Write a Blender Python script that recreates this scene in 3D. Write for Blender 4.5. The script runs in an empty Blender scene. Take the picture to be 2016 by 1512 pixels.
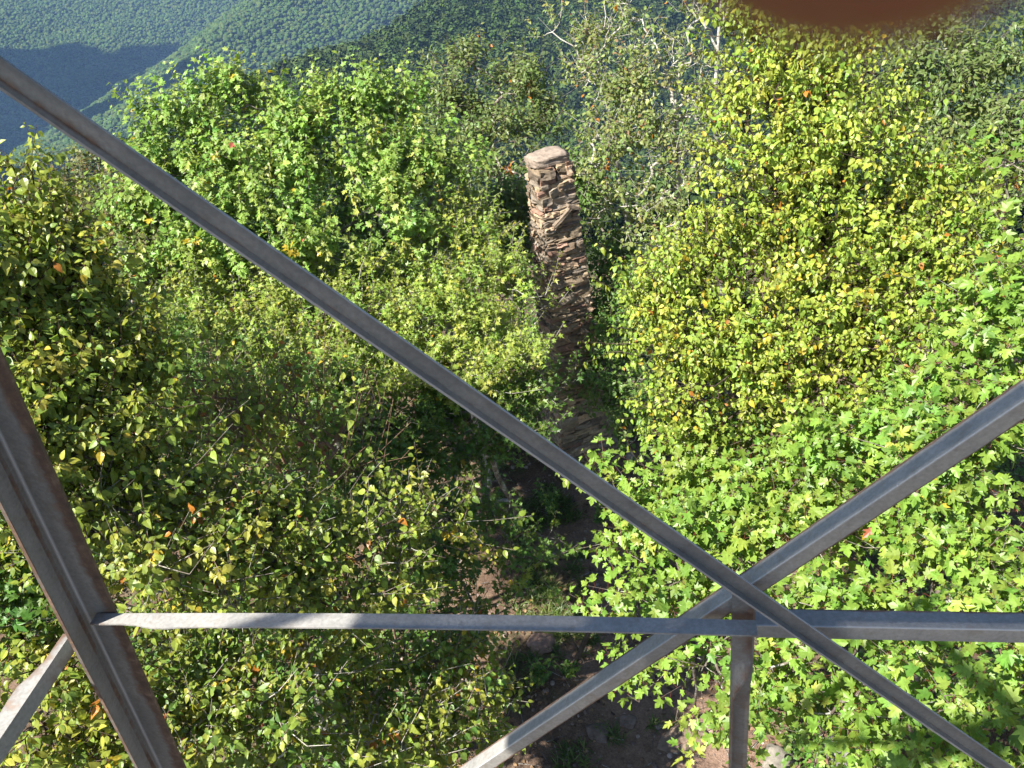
import bpy, math, random
import numpy as np
from math import radians, sin, cos, pi
from mathutils import Vector, Matrix

rng = np.random.default_rng(7)
random.seed(7)
SC = bpy.context.scene
COL = SC.collection
V = lambda *a: np.array(a, dtype=float)
def nrm(a):
    a = np.asarray(a, float)
    return a / np.maximum(np.linalg.norm(a, axis=-1, keepdims=True), 1e-9)

# ------------------------------------------------------------------ camera
PITCH, ROLL, CAMZ = radians(33), radians(-9), 10.3
FPX = 2016 * 4.15 / 4.8
_f = V(0, cos(PITCH), -sin(PITCH)); _r0 = V(1, 0, 0); _u0 = np.cross(_r0, _f)
_r = cos(ROLL) * _r0 + sin(ROLL) * _u0
_u = -sin(ROLL) * _r0 + cos(ROLL) * _u0
CAM = V(0, 0, CAMZ)
def ray(px, py):
    return nrm(_f * FPX + _r * (px - 1008) - _u * (py - 756))
def at(px, py, d):
    return CAM + ray(px, py) * d
def on_z(px, py, z=0.0):
    d = ray(px, py)
    return CAM + d * ((z - CAMZ) / d[2])
cd = bpy.data.cameras.new('camera'); cam = bpy.data.objects.new('camera', cd); COL.objects.link(cam)
cd.sensor_width = 4.8; cd.sensor_height = 3.6; cd.lens = 4.15
cd.clip_start = 0.004; cd.clip_end = 9000
cd.dof.use_dof = True; cd.dof.focus_distance = 10.0; cd.dof.aperture_fstop = 2.2
M = Matrix(((_r[0], _u[0], -_f[0], 0), (_r[1], _u[1], -_f[1], 0), (_r[2], _u[2], -_f[2], CAMZ), (0, 0, 0, 1)))
cam.matrix_world = M
SC.camera = cam

# ------------------------------------------------------------------ light
SUN_AZ, SUN_EL = radians(-124), radians(50)      # azimuth from +Y, clockwise seen from above
SUNV = V(sin(SUN_AZ) * cos(SUN_EL), cos(SUN_AZ) * cos(SUN_EL), sin(SUN_EL))
W = bpy.data.worlds.new('World'); SC.world = W; W.use_nodes = True
nt = W.node_tree; bg = nt.nodes['Background']
sky = nt.nodes.new('ShaderNodeTexSky'); sky.sky_type = 'NISHITA'; sky.sun_disc = False
sky.sun_elevation = SUN_EL; sky.sun_rotation = SUN_AZ; sky.altitude = 1400; sky.dust_density = 1.0
nt.links.new(sky.outputs[0], bg.inputs[0]); bg.inputs[1].default_value = 0.06
sl = bpy.data.lights.new('sun', 'SUN'); sl.energy = 5.0; sl.angle = radians(0.53); sl.color = (1.0, 0.95, 0.86)
so = bpy.data.objects.new('sun', sl); COL.objects.link(so)
so.rotation_euler = Vector(-SUNV).to_track_quat('-Z', 'Y').to_euler(); so.location = (-20, -10, 40)
SC.view_settings.view_transform = 'Standard'; SC.view_settings.look = 'None'
SC.view_settings.exposure = 1.64; SC.view_settings.gamma = 1
SC.render.engine = 'CYCLES'
cy = SC.cycles
cy.max_bounces = 7; cy.diffuse_bounces = 3; cy.glossy_bounces = 2; cy.transmission_bounces = 4
cy.volume_bounces = 0; cy.transparent_max_bounces = 4; cy.sample_clamp_indirect = 6
cy.use_denoising = True
cy.use_adaptive_sampling = True; cy.adaptive_threshold = 0.02

# ------------------------------------------------------------------ helpers
def tag(o, label=None, cat=None, group=None, kind=None):
    if label: o['label'] = label
    if cat: o['category'] = cat
    if group: o['group'] = group
    if kind: o['kind'] = kind
    return o
def link(name, me, mat=None, parent=None):
    o = bpy.data.objects.new(name, me); COL.objects.link(o)
    if mat: me.materials.append(mat)
    if parent is not None: o.parent = parent
    return o
def empty(name, label, cat, loc=(0, 0, 0), group=None):
    o = bpy.data.objects.new(name, None); COL.objects.link(o)
    o.location = loc; o.empty_display_size = 0.2
    return tag(o, label, cat, group)
def raw_mesh(name, verts, faces_flat, nper, cols=None, smooth=False, attr=None):
    """verts (N,3); faces_flat: flat vertex indices; nper: int or array of loop counts"""
    verts = np.asarray(verts, np.float32); ff = np.asarray(faces_flat, np.int32).ravel()
    me = bpy.data.meshes.new(name)
    me.vertices.add(len(verts)); me.vertices.foreach_set('co', verts.ravel())
    if np.isscalar(nper): tot = np.full(len(ff) // nper, nper, np.int32)
    else: tot = np.asarray(nper, np.int32)
    st = np.zeros(len(tot), np.int32); st[1:] = np.cumsum(tot)[:-1]
    me.loops.add(len(ff)); me.loops.foreach_set('vertex_index', ff)
    me.polygons.add(len(tot)); me.polygons.foreach_set('loop_start', st)
    try: me.polygons.foreach_set('loop_total', tot)
    except Exception: pass
    me.polygons.foreach_set('use_smooth', np.full(len(tot), smooth))
    me.update(calc_edges=True)
    if cols is not None:
        a = me.color_attributes.new('Col', 'FLOAT_COLOR', 'POINT')
        c = np.ones((len(verts), 4), np.float32); c[:, :3] = cols
        a.data.foreach_set('color', c.ravel())
    if attr is not None:
        a = me.attributes.new('rust', 'FLOAT', 'POINT')
        a.data.foreach_set('value', np.asarray(attr, np.float32))
    return me
class MB:
    def __init__(s): s.v = []; s.f = []; s.n = []; s.c = []; s.r = []; s.k = 0
    def add(s, verts, faces, col=None, rust=None):
        verts = np.asarray(verts, float)
        for f in faces:
            s.f.extend([i + s.k for i in f]); s.n.append(len(f))
        s.v.append(verts); s.k += len(verts)
        if col is not None: s.c.append(np.broadcast_to(col, (len(verts), 3)))
        if rust is not None: s.r.append(np.broadcast_to(rust, (len(verts),)))
    def build(s, name, mat, parent=None, smooth=False):
        me = raw_mesh(name, np.concatenate(s.v), s.f, s.n, np.concatenate(s.c) if s.c else None, smooth,
                      np.concatenate(s.r) if s.r else None)
        return link(name, me, mat, parent)

def vnoise(p, seed=0):
    """value noise, p (N,3) -> -1..1"""
    p = np.asarray(p, float); i = np.floor(p).astype(np.int64); f = p - i; f = f * f * (3 - 2 * f)
    def h(a, b, c):
        n = (a * 374761393 + b * 668265263 + c * 2147483647 + seed * 974634777) & 0xffffffff
        n = ((n ^ (n >> 13)) * 1274126177) & 0xffffffff
        n = n ^ (n >> 16)
        return (n & 0xffff) / 32767.5 - 1
    o = 0
    for dx in (0, 1):
        for dy in (0, 1):
            for dz in (0, 1):
                w = (f[:, 0] if dx else 1 - f[:, 0]) * (f[:, 1] if dy else 1 - f[:, 1]) * (f[:, 2] if dz else 1 - f[:, 2])
                o = o + w * h(i[:, 0] + dx, i[:, 1] + dy, i[:, 2] + dz)
    return o
def fbm(p, oct=3, seed=0):
    p = np.asarray(p, float); o = 0; a = 1.0
    for k in range(oct):
        o = o + a * vnoise(p * 2 ** k, seed + k * 17); a *= 0.5
    return o
def fbm2(x, y, s, oct=3, seed=0):
    return fbm(np.stack([x / s, y / s, np.zeros_like(x)], -1), oct, seed)

# ------------------------------------------------------------------ materials
def mat(name):
    m = bpy.data.materials.new(name); m.use_nodes = True
    t = m.node_tree; t.nodes.clear()
    out = t.nodes.new('ShaderNodeOutputMaterial')
    return m, t, out
def N(t, typ, **kw):
    n = t.nodes.new(typ)
    for k, v in kw.items():
        if hasattr(n, k): setattr(n, k, v)
        else: n.inputs[k].default_value = v
    return n
def mixc(t, fac, a, b, mode='MIX'):
    n = t.nodes.new('ShaderNodeMix'); n.data_type = 'RGBA'; n.blend_type = mode
    for sock, val in ((n.inputs[0], fac), (n.inputs[6], a), (n.inputs[7], b)):
        if isinstance(val, bpy.types.NodeSocket): t.links.new(val, sock)
        elif isinstance(val, (int, float)): sock.default_value = val
        else: sock.default_value = (*val, 1)
    return n.outputs[2]
def noise(t, scale, detail=4, rough=0.55, dist=0.0, vec=None):
    n = t.nodes.new('ShaderNodeTexNoise'); n.inputs['Scale'].default_value = scale
    n.inputs['Detail'].default_value = detail; n.inputs['Roughness'].default_value = rough
    n.inputs['Distortion'].default_value = dist
    if vec is None:
        tc = t.nodes.new('ShaderNodeTexCoord'); vec = tc.outputs['Object']
    t.links.new(vec, n.inputs['Vector'])
    return n.outputs['Fac']
def ramp(t, fac, stops):
    n = t.nodes.new('ShaderNodeValToRGB'); e = n.color_ramp.elements
    while len(e) < len(stops): e.new(0.5)
    for el, (p, c) in zip(e, stops):
        el.position = p; el.color = (*c, 1) if not np.isscalar(c) else (c, c, c, 1)
    t.links.new(fac, n.inputs[0]); return n.outputs[0]
def math_(t, op, a, b=0.0):
    n = t.nodes.new('ShaderNodeMath'); n.operation = op
    for s, v in ((n.inputs[0], a), (n.inputs[1], b)):
        if isinstance(v, bpy.types.NodeSocket): t.links.new(v, s)
        else: s.default_value = v
    return n.outputs[0]
def bump(t, h, strength, dist):
    n = t.nodes.new('ShaderNodeBump'); n.inputs['Strength'].default_value = strength; n.inputs['Distance'].default_value = dist
    t.links.new(h, n.inputs['Height']); return n.outputs[0]
def principled(t, out, color, rough=0.6, metal=0.0, spec=0.5, normal=None):
    p = t.nodes.new('ShaderNodeBsdfPrincipled')
    for s, v in ((p.inputs['Base Color'], color), (p.inputs['Roughness'], rough), (p.inputs['Metallic'], metal), (p.inputs['Specular IOR Level'], spec)):
        if isinstance(v, bpy.types.NodeSocket): t.links.new(v, s)
        elif np.isscalar(v): s.default_value = v
        else: s.default_value = (*v, 1)
    if normal is not None: t.links.new(normal, p.inputs['Normal'])
    t.links.new(p.outputs[0], out.inputs[0]); return p

def leaf_mat(name, trans=0.44, rough=0.42, spec=0.4, tint=(1.05, 1.0, 0.55)):
    m, t, out = mat(name)
    a = N(t, 'ShaderNodeAttribute', attribute_name='Col').outputs['Color']
    nz = noise(t, 45, 2)
    c = mixc(t, 1.0, a, ramp(t, nz, [(0.3, 0.78), (0.7, 1.12)]), 'MULTIPLY')
    p = principled(t, out, c, rough, 0, spec)
    tr = t.nodes.new('ShaderNodeBsdfTranslucent')
    t.links.new(mixc(t, 1.0, c, tint, 'MULTIPLY'), tr.inputs[0])
    mx = t.nodes.new('ShaderNodeMixShader'); mx.inputs[0].default_value = trans
    t.links.new(p.outputs[0], mx.inputs[1]); t.links.new(tr.outputs[0], mx.inputs[2]); t.links.new(mx.outputs[0], out.inputs[0])
    return m
LEAF = leaf_mat('leaf')
LEAF_GLOSS = leaf_mat('waxy_leaf', 0.42, 0.42, 0.45)

def bark_mat(name, dark, light, lichen=None):
    m, t, out = mat(name)
    n1 = noise(t, 9, 5, 0.65); n2 = noise(t, 40, 3)
    c = ramp(t, n1, [(0.35, dark), (0.65, light)])
    if lichen: c = mixc(t, ramp(t, noise(t, 5, 4, 0.7), [(0.52, 0.0), (0.6, 1.0)]), c, lichen)
    c = mixc(t, 0.5, c, ramp(t, n2, [(0.3, 0.5), (0.7, 1.0)]), 'MULTIPLY')
    principled(t, out, c, 0.85, 0, 0.2, bump(t, n2, 0.6, 0.01)); return m
BARK = bark_mat('bark', (0.07, 0.05, 0.04), (0.22, 0.19, 0.16), (0.33, 0.33, 0.29))
BARK_PALE = bark_mat('pale_bark', (0.22, 0.20, 0.17), (0.45, 0.42, 0.37), (0.5, 0.49, 0.44))
BARK_RED = bark_mat('red_bark', (0.16, 0.085, 0.06), (0.34, 0.23, 0.16))
BARK_DARK = bark_mat('dark_bark', (0.035, 0.025, 0.02), (0.10, 0.075, 0.055))

def attr_mat(name, rough=0.85, nscale=18, amp=(0.6, 1.15), bstr=0.6, bdist=0.02, spec=0.25):
    m, t, out = mat(name)
    a = N(t, 'ShaderNodeAttribute', attribute_name='Col').outputs['Color']
    n1 = noise(t, nscale, 6, 0.65)
    c = mixc(t, 1.0, a, ramp(t, n1, [(0.3, amp[0]), (0.7, amp[1])]), 'MULTIPLY')
    principled(t, out, c, rough, 0, spec, bump(t, n1, bstr, bdist)); return m
STONE = attr_mat('field_stone')
LITTER = attr_mat('dry_leaf', 0.7, 30)

def ground_mat():
    m, t, out = mat('forest_soil')
    n1 = noise(t, 0.55, 5, 0.6); n2 = noise(t, 6, 6, 0.7); n3 = noise(t, 38, 4, 0.7)
    c = ramp(t, n2, [(0.25, (0.05, 0.032, 0.022)), (0.5, (0.12, 0.078, 0.054)), (0.75, (0.21, 0.145, 0.10))])
    c = mixc(t, ramp(t, n1, [(0.42, 0.0), (0.62, 0.55)]), c, (0.20, 0.14, 0.10))
    g = math_(t, 'MULTIPLY', ramp(t, noise(t, 0.8, 4, 0.65, 0.4), [(0.5, 0.0), (0.66, 0.8)]), ramp(t, n3, [(0.35, 0.2), (0.6, 1.0)]))
    sun_dirt = N(t, 'ShaderNodeAttribute', attribute_name='Col').outputs['Fac']
    c = mixc(t, math_(t, 'MULTIPLY', g, math_(t, 'SUBTRACT', 1.0, sun_dirt)), c, (0.07, 0.095, 0.03))
    c = mixc(t, math_(t, 'MULTIPLY', sun_dirt, ramp(t, n2, [(.3, .35), (.7, .95)])), c, (0.31, 0.205, 0.15))  # bare dirt tinted paler to stand in for sunlight on it
    c = mixc(t, 1.0, c, ramp(t, n3, [(0.3, 0.6), (0.7, 1.15)]), 'MULTIPLY')
    h = math_(t, 'ADD', math_(t, 'MULTIPLY', n2, 1.0), math_(t, 'MULTIPLY', n3, 0.4))
    principled(t, out, c, 0.95, 0, 0.15, bump(t, h, 0.8, 0.06)); return m
SOIL = ground_mat()

def metal_mat(name, rust_bias, k=1.0):
    """galvanised steel, weathered, rust driven by the 'rust' attribute and noise"""
    m, t, out = mat(name)
    a = N(t, 'ShaderNodeAttribute', attribute_name='rust').outputs['Fac']
    nb = noise(t, 6.5, 5, 0.65, 0.3); nf = noise(t, 90, 3, 0.6); nm = noise(t, 22, 4, 0.65)
    zinc = ramp(t, nb, [(0.3, (0.20, 0.205, 0.205)), (0.7, (0.30, 0.297, 0.287))])
    zinc = mixc(t, 0.8, zinc, ramp(t, nf, [(0.3, 0.72), (0.75, 1.15)]), 'MULTIPLY')
    zinc = mixc(t, ramp(t, nm, [(0.56, 0.0), (0.68, 0.35)]), zinc, (0.14, 0.112, 0.088))
    zinc = mixc(t, 1.0, zinc, (k * 1.04, k, k * .95), 'MULTIPLY')
    worn = math_(t, 'MULTIPLY', math_(t, 'SUBTRACT', math_(t, 'MULTIPLY', a, -1.0), .22), 2.2); worn.node.use_clamp = True  # pale edge highlight painted into the zinc along worn corners
    zinc = mixc(t, worn, zinc, (.46, .46, .455))
    rust = ramp(t, nm, [(0.3, (0.055, 0.036, 0.027)), (0.55, (0.12, 0.073, 0.049)), (0.75, (0.24, 0.165, 0.12))])
    f = math_(t, 'ADD', math_(t, 'ADD', a, math_(t, 'MULTIPLY', math_(t, 'SUBTRACT', nb, 0.5), 0.9)), math_(t, 'MULTIPLY', math_(t, 'SUBTRACT', nm, 0.5), 0.7))
    f = ramp(t, math_(t, 'ADD', f, rust_bias), [(0.42, 0.0), (0.72, 1.0)])
    c = mixc(t, f, zinc, rust)
    rgh = math_(t, 'ADD', math_(t, 'MULTIPLY', f, 0.3), 0.5)
    principled(t, out, c, rgh, 0.0, 0.45, bump(t, math_(t, 'ADD', nf, math_(t, 'MULTIPLY', nm, 0.5)), 0.35, 0.0025))
    return m
STEEL = metal_mat('galvanised_steel', -0.12)
STEEL_RUST = metal_mat('rusty_steel', 0.06, .8)
STEEL_DULL = metal_mat('dull_steel', -0.12, .72)

# ------------------------------------------------------------------ terrain
_RB = [at(-500, 470, 880), at(60, 335, 1010), at(200, 255, 1080), at(390, 135, 1180), at(530, 0, 1300), at(1000, -330, 1750)]
_RC = [at(300, 330, 330), at(640, 185, 400), at(800, 95, 470), at(965, 2, 560), at(1500, -250, 700)]
def ridge(x, y, pts, slope):
    best = np.full(x.shape, -1e9)
    for a, b in zip(pts[:-1], pts[1:]):
        ab = b[:2] - a[:2]; L2 = ab @ ab
        t = np.clip(((x - a[0]) * ab[0] + (y - a[1]) * ab[1]) / L2, 0, 1)
        d = np.hypot(x - a[0] - t * ab[0], y - a[1] - t * ab[1])
        best = np.maximum(best, a[2] + t * (b[2] - a[2]) - slope * (np.sqrt(d * d + 900) - 30))
    return best
def smax(a, b, k):
    return 0.5 * (a + b + np.sqrt((a - b) ** 2 + k * k)) - 0.0
def height(x, y):
    r = np.hypot(x, y)
    near = 0.10 * fbm2(x, y, 2.2, 3, 3) + 0.05 * fbm2(x, y, 0.6, 2, 9)
    drop = np.maximum(r - 15, 0)
    own = near - 0.46 * (np.sqrt(drop ** 2 + 36) - 6)
    d = x * sin(radians(-16)) + y * cos(radians(-16))
    dd = d + 60 * fbm2(x, y, 420, 2, 5)
    A = -385 + 0.40 * np.maximum(dd - 1330, 0) - 0.75 * np.maximum(dd - 2050, 0)
    B = ridge(x, y, _RB, 0.42); C = ridge(x, y, _RC, 0.50)
    far = np.maximum(np.maximum(A, B), C) + np.clip((r - 150) / 400, 0, 1) * (11 * fbm2(x, y, 130, 3, 21) + 0.0)
    far = np.maximum(far, -400)
    return np.where(r < 120, own, np.maximum(own, far))
def h1(x, y): return float(height(np.array([float(x)]), np.array([float(y)]))[0])

gx, gy = np.meshgrid(np.arange(-32, 32.01, 0.22), np.arange(-14, 42.01, 0.22))
nx, ny = gx.shape[1], gx.shape[0]
gv = np.stack([gx.ravel(), gy.ravel(), height(gx.ravel(), gy.ravel())], -1)
def grid_faces(nx, ny):
    i = np.arange(nx * ny).reshape(ny, nx)
    return np.stack([i[:-1, :-1], i[:-1, 1:], i[1:, 1:], i[1:, :-1]], -1).reshape(-1, 4)
_sun_dirt_line = V((1.5, 12.6), (0.95, 11.2), (0.75, 9.8), (0.65, 8.6), (1.15, 7.4), (1.9, 6.4), (2.6, 5.2))  # course of the dirt strip that is painted paler as if sunlit
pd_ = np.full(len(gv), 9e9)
for a_, b_ in zip(_sun_dirt_line[:-1], _sun_dirt_line[1:]):
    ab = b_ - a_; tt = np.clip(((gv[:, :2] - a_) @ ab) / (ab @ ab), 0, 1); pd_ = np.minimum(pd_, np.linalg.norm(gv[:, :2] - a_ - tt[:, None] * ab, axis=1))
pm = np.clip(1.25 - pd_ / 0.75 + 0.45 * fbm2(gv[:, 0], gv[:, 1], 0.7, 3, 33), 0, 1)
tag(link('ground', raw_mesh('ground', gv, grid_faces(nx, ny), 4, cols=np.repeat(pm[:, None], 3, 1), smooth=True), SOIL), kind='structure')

m, t, out = mat('hill_floor')
principled(t, out, ramp(t, noise(t, 0.03, 4), [(0.3, (0.02, 0.032, 0.012)), (0.7, (0.04, 0.058, 0.02))]), 0.95, 0, 0.1)
az = np.radians(np.linspace(-62, 62, 200)); rr = np.geomspace(26, 3000, 240)
A_, R_ = np.meshgrid(az, rr); hx, hy = (R_ * np.sin(A_)).ravel(), (R_ * np.cos(A_)).ravel()
hz = height(hx, hy) - np.where(np.hypot(hx, hy) < 60, 0.8, 0.0)
tag(link('hills', raw_mesh('hills', np.stack([hx, hy, hz], -1), grid_faces(200, 240), 4, smooth=True), m), kind='structure')

# ------------------------------------------------------------------ far woods (uncountable)
def ico(sub):
    import bmesh
    bm = bmesh.new(); bmesh.ops.create_icosphere(bm, subdivisions=sub, radius=1)
    v = np.array([p.co[:] for p in bm.verts]); f = np.array([[q.index for q in p.verts] for p in bm.faces]); bm.free()
    return v, f
FOREST, t, out = mat('far_canopy')
a = N(t, 'ShaderNodeAttribute', attribute_name='Col').outputs['Color']
nz = noise(t, 0.9, 3, 0.7)
principled(t, out, mixc(t, 1.0, a, ramp(t, nz, [(0.3, 0.75), (0.7, 1.15)]), 'MULTIPLY'), 0.9, 0, 0.1, bump(t, nz, 1.0, 0.8))
def forest(name, rmin, rmax, sp, clump, crown, cols, label):
    amin, amax = radians(-50), radians(50)
    xs = np.arange(-rmax, rmax, sp); X, Y = np.meshgrid(xs, np.arange(20, rmax, sp))
    X = X.ravel() + rng.uniform(-.48, .48, X.size) * sp; Y = Y.ravel() + rng.uniform(-.48, .48, Y.size) * sp
    r = np.hypot(X, Y); a = np.arctan2(X, Y)
    k = (r > rmin) & (r < rmax) & (a > amin) & (a < amax); X, Y, r, a = X[k], Y[k], r[k], a[k]
    Z = height(X, Y)
    # keep what stands in the frame (with a margin) and is not deep behind a nearer ridge
    q = np.stack([X, Y, Z - CAMZ], -1); zc = q @ _f
    px = 1008 + FPX * (q @ _r) / zc; py = 756 - FPX * (q @ _u) / zc
    k = (zc > 0) & (px > -700) & (px < 2500) & (py > -160) & (py < 760); X, Y, Z, r, a = X[k], Y[k], Z[k], r[k], a[k]
    na = 300; ar = np.linspace(amin, amax, na); rs = np.geomspace(60, rmax, 260)
    AA, RR = np.meshgrid(ar, rs, indexing='ij')
    E = np.arctan2(height((RR * np.sin(AA)).ravel(), (RR * np.cos(AA)).ravel()) - CAMZ, RR.ravel()).reshape(RR.shape)
    Em = np.maximum.accumulate(E, 1)
    ia = np.clip(np.searchsorted(ar, a), 0, na - 1); ir = np.clip(np.searchsorted(rs, r * 0.97) - 1, 0, 259)
    k = np.arctan2(Z + 14 - CAMZ, r) > Em[ia, ir]
    X, Y, Z = X[k], Y[k], Z[k]; n = len(X)
    s = crown * rng.uniform(0.55, 1.3, n)
    cc = np.array(cols)[rng.integers(0, len(cols), n)] * rng.uniform(*((0.65, 1.35) if clump else (0.85, 1.15)), (n, 1)) * (1 + rng.uniform(-.10, .10, (n, 3)))
    tall = rng.uniform(0.9, 1.5, (n, 1)) if clump else rng.uniform(0.65, 0.95, (n, 1))
    cen = np.stack([X, Y, Z + 1.2 * s + rng.uniform(0, 3, n)], -1)
    if clump:      # crowns of many small leaf clumps on a lumpy shell
        q = clump; u = nrm(rng.normal(size=(n, q, 3))); u[..., 2] = np.where(u[..., 2] < -0.5, -u[..., 2], u[..., 2])
        lob = 1 + 0.22 * np.sin(u[..., 0] * 3.1 + rng.uniform(0, 6, (n, 1))) * np.sin(u[..., 1] * 3.3 + rng.uniform(0, 6, (n, 1))) + 0.14 * rng.normal(size=(n, q))
        p = u * (lob * s[:, None])[..., None]; p[..., 2] *= tall
        nn = nrm(u + rng.normal(0, .45, u.shape)); ref = nrm(np.cross(nn, rng.normal(size=u.shape))); w = np.cross(nn, ref)
        h_ = (0.30 * s[:, None] * rng.uniform(.6, 1.3, (n, q)))[..., None]
        c0 = cen[:, None] + p
        P = np.stack([c0 - ref * h_, c0 - w * h_ * .8 + nn * h_ * .2, c0 + ref * h_, c0 + w * h_ * .8 - nn * h_ * .2], 2)
        F = np.arange(n * q * 4); npf = 4
        cc = np.repeat(cc[:, None] * rng.uniform(.8, 1.2, (n, q, 1)), 4, 1).reshape(-1, 3)
    else:
        v, f = ico(2); nv = len(v)
        nzv = 1 + 0.30 * np.stack([vnoise(v * 1.9 + 31.7 * j, 5) for j in range(24)]) + 0.30 * np.stack([vnoise(v * 4.3 + 11.3 * j, 8) for j in range(24)])
        sh = v[None] * nzv[..., None]
        j = rng.integers(0, 24, n); th = rng.uniform(0, 2 * pi, n)
        p = sh[j]; c, sn = np.cos(th)[:, None], np.sin(th)[:, None]
        P = np.stack([p[..., 0] * c - p[..., 1] * sn, p[..., 0] * sn + p[..., 1] * c, p[..., 2] * tall], -1) * s[:, None, None] + cen[:, None]
        F = (f[None] + (np.arange(n) * nv)[:, None, None]).reshape(-1); npf = 3
        cc = np.repeat(cc, nv, 0)
    o = link(name, raw_mesh(name, P.reshape(-1, 3), F, npf, cc), FOREST)
    tag(o, label, 'forest', kind='stuff'); return n
G1 = [(0.044, 0.078, 0.018), (0.052, 0.088, 0.020), (0.060, 0.095, 0.022), (0.041, 0.073, 0.018), (0.066, 0.097, 0.026)]
G2 = [(0.036, 0.062, 0.017), (0.046, 0.074, 0.020), (0.054, 0.084, 0.022), (0.033, 0.056, 0.018)]
n1 = forest('near_slope_forest', 105, 760, 3.9, 70, 2.5, G2, 'dark green woods on the nearer steep slope')
n2 = forest('valley_forest', 760, 2150, 4.2, 0, 2.7, G1, 'blue hazed woods covering the far mountainsides')
print('forest', n1, n2)

# ------------------------------------------------------------------ leaves
def leaf_template(kind):
    if kind == 'maple':
        half = [(0.15, -0.07), (0.43, 0.02), (0.30, 0.21), (0.42, 0.34), (0.60, 0.60), (0.36, 0.56), (0.17, 0.46), (0.27, 0.72)]
        b, c, tip = (0, 0), (0, 0.28), (0, 1.05)
        v = [b, c, tip] + half + [(-x, y) for x, y in half]
        f = []
        for o, flip in ((3, 0), (3 + len(half), 1)):
            ring = [0] + list(range(o, o + len(half))) + [2]
            for a1, a2 in zip(ring[:-1], ring[1:]): f.append((1, a1, a2) if not flip else (1, a2, a1))
    elif kind == 'maple_small':
        half = [(0.42, 0.02), (0.24, 0.24), (0.58, 0.60), (0.19, 0.50)]
        v = [(0, 0), (0, 0.28), (0, 1.05)] + half + [(-x, y) for x, y in half]; f = []
        for o, flip in ((3, 0), (7, 1)):
            ring = [0, o, o + 1, o + 2, o + 3, 2]
            for a1, a2 in zip(ring[:-1], ring[1:]): f.append((1, a1, a2) if not flip else (1, a2, a1))
    elif kind == 'ovate':
        half = [(0.24, 0.10), (0.36, 0.36), (0.24, 0.70)]
        v = [(0, 0), (0, 0.36), (0, 0.72), (0, 1.05)] + half + [(-x, y) for x, y in half]
        f = [(0, 4, 1), (4, 5, 1), (1, 5, 2), (5, 6, 2), (2, 6, 3), (0, 1, 7), (7, 1, 8), (1, 2, 8), (8, 2, 9), (2, 3, 9)]
    elif kind == 'blade':
        v = [(0, 0), (0, 0.5), (0, 1.0), (.05, .1), (.045, .6), (-.05, .1), (-.045, .6)]
        f = [(0, 3, 1), (3, 4, 1), (1, 4, 2), (0, 1, 5), (5, 1, 6), (1, 2, 6)]
    else:  # lance
        half = [(0.20, 0.25), (0.22, 0.60)]
        v = [(0, 0), (0, 0.45), (0, 1.0)] + half + [(-x, y) for x, y in half]
        f = [(0, 3, 1), (3, 4, 1), (1, 4, 2), (0, 1, 5), (5, 1, 6), (1, 2, 6)]
    return np.array(v, float), np.array(f)
TPL = {k: leaf_template(k) for k in ('maple', 'maple_small', 'ovate', 'lance', 'blade')}
def leaf_arrays(kind, pos, d, n, size, col, fold=0.25, curl=0.35, petiole=0.0, pet_col=(0.22, 0.06, 0.03)):
    """pos: petiole start; returns verts, faces(tri), cols"""
    v, f = TPL[kind]; k = len(pos)
    d = nrm(d); n = nrm(n - d * (n * d).sum(-1, keepdims=True)); t = np.cross(d, n)
    fo = rng.normal(fold, 0.18, (k, 1)); cu = rng.normal(curl, 0.34, (k, 1)); tw = rng.normal(0, 0.3, (k, 1)); wd = rng.uniform(0.82, 1.12, (k, 1))
    x = v[None, :, 0] * wd; y = v[None, :, 1] + 0 * x
    z = fo * np.abs(x) - cu * y * y * 0.6 - 0.35 * np.abs(cu) * x * x + tw * x * y
    base = pos + d * (petiole * size)[:, None]
    P = base[:, None] + size[:, None, None] * (x[..., None] * t[:, None] + y[..., None] * d[:, None] + z[..., None] * n[:, None])
    nv = v.shape[0]; F = f[None] + (np.arange(k) * nv)[:, None, None]
    C = np.repeat(col[:, None, :], nv, 1)
    vs, fs, cs = [P.reshape(-1, 3)], [F.reshape(-1, 3)], [C.reshape(-1, 3)]
    if petiole > 0.2:
        w = 0.012 * size[:, None] * t
        q = np.stack([pos - w, pos + w, base + w, base - w], 1)
        o = k * nv + (np.arange(k) * 4)[:, None]
        fs.append(np.concatenate([o + np.array([[0, 1, 2]]), o + np.array([[0, 2, 3]])], 0))
        vs.append(q.reshape(-1, 3)); cs.append(np.broadcast_to(np.array(pet_col), (k * 4, 3)))
    return np.concatenate(vs), np.concatenate(fs), np.concatenate(cs)
def tubes(P0, P1, R0, R1, sides=4):
    """straight tapered tubes, vectorised"""
    P0, P1 = np.asarray(P0, float), np.asarray(P1, float); R0, R1 = np.asarray(R0, float), np.asarray(R1, float)
    d = nrm(P1 - P0); ref = np.where(np.abs(d[:, 2:3]) < 0.9, V(0, 0, 1)[None], V(1, 0, 0)[None])
    u = nrm(np.cross(d, ref)); w = np.cross(d, u)
    a = np.arange(sides) * 2 * pi / sides
    ring = u[:, None] * np.cos(a)[None, :, None] + w[:, None] * np.sin(a)[None, :, None]
    A = P0[:, None] + ring * R0[:, None, None]; B = P1[:, None] + ring * R1[:, None, None]
    Vv = np.concatenate([A, B], 1).reshape(-1, 3)
    i = np.arange(sides); j = (i + 1) % sides
    f = np.stack([i, j, j + sides, i + sides], -1)
    F = f[None] + (np.arange(len(P0)) * 2 * sides)[:, None, None]
    return Vv, F.reshape(-1, 4)

def pick_cols(pal, n):
    c = np.array([p[:3] for p in pal], float); w = np.array([p[3] for p in pal], float)
    return c[rng.choice(len(c), n, p=w / w.sum())]

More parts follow.
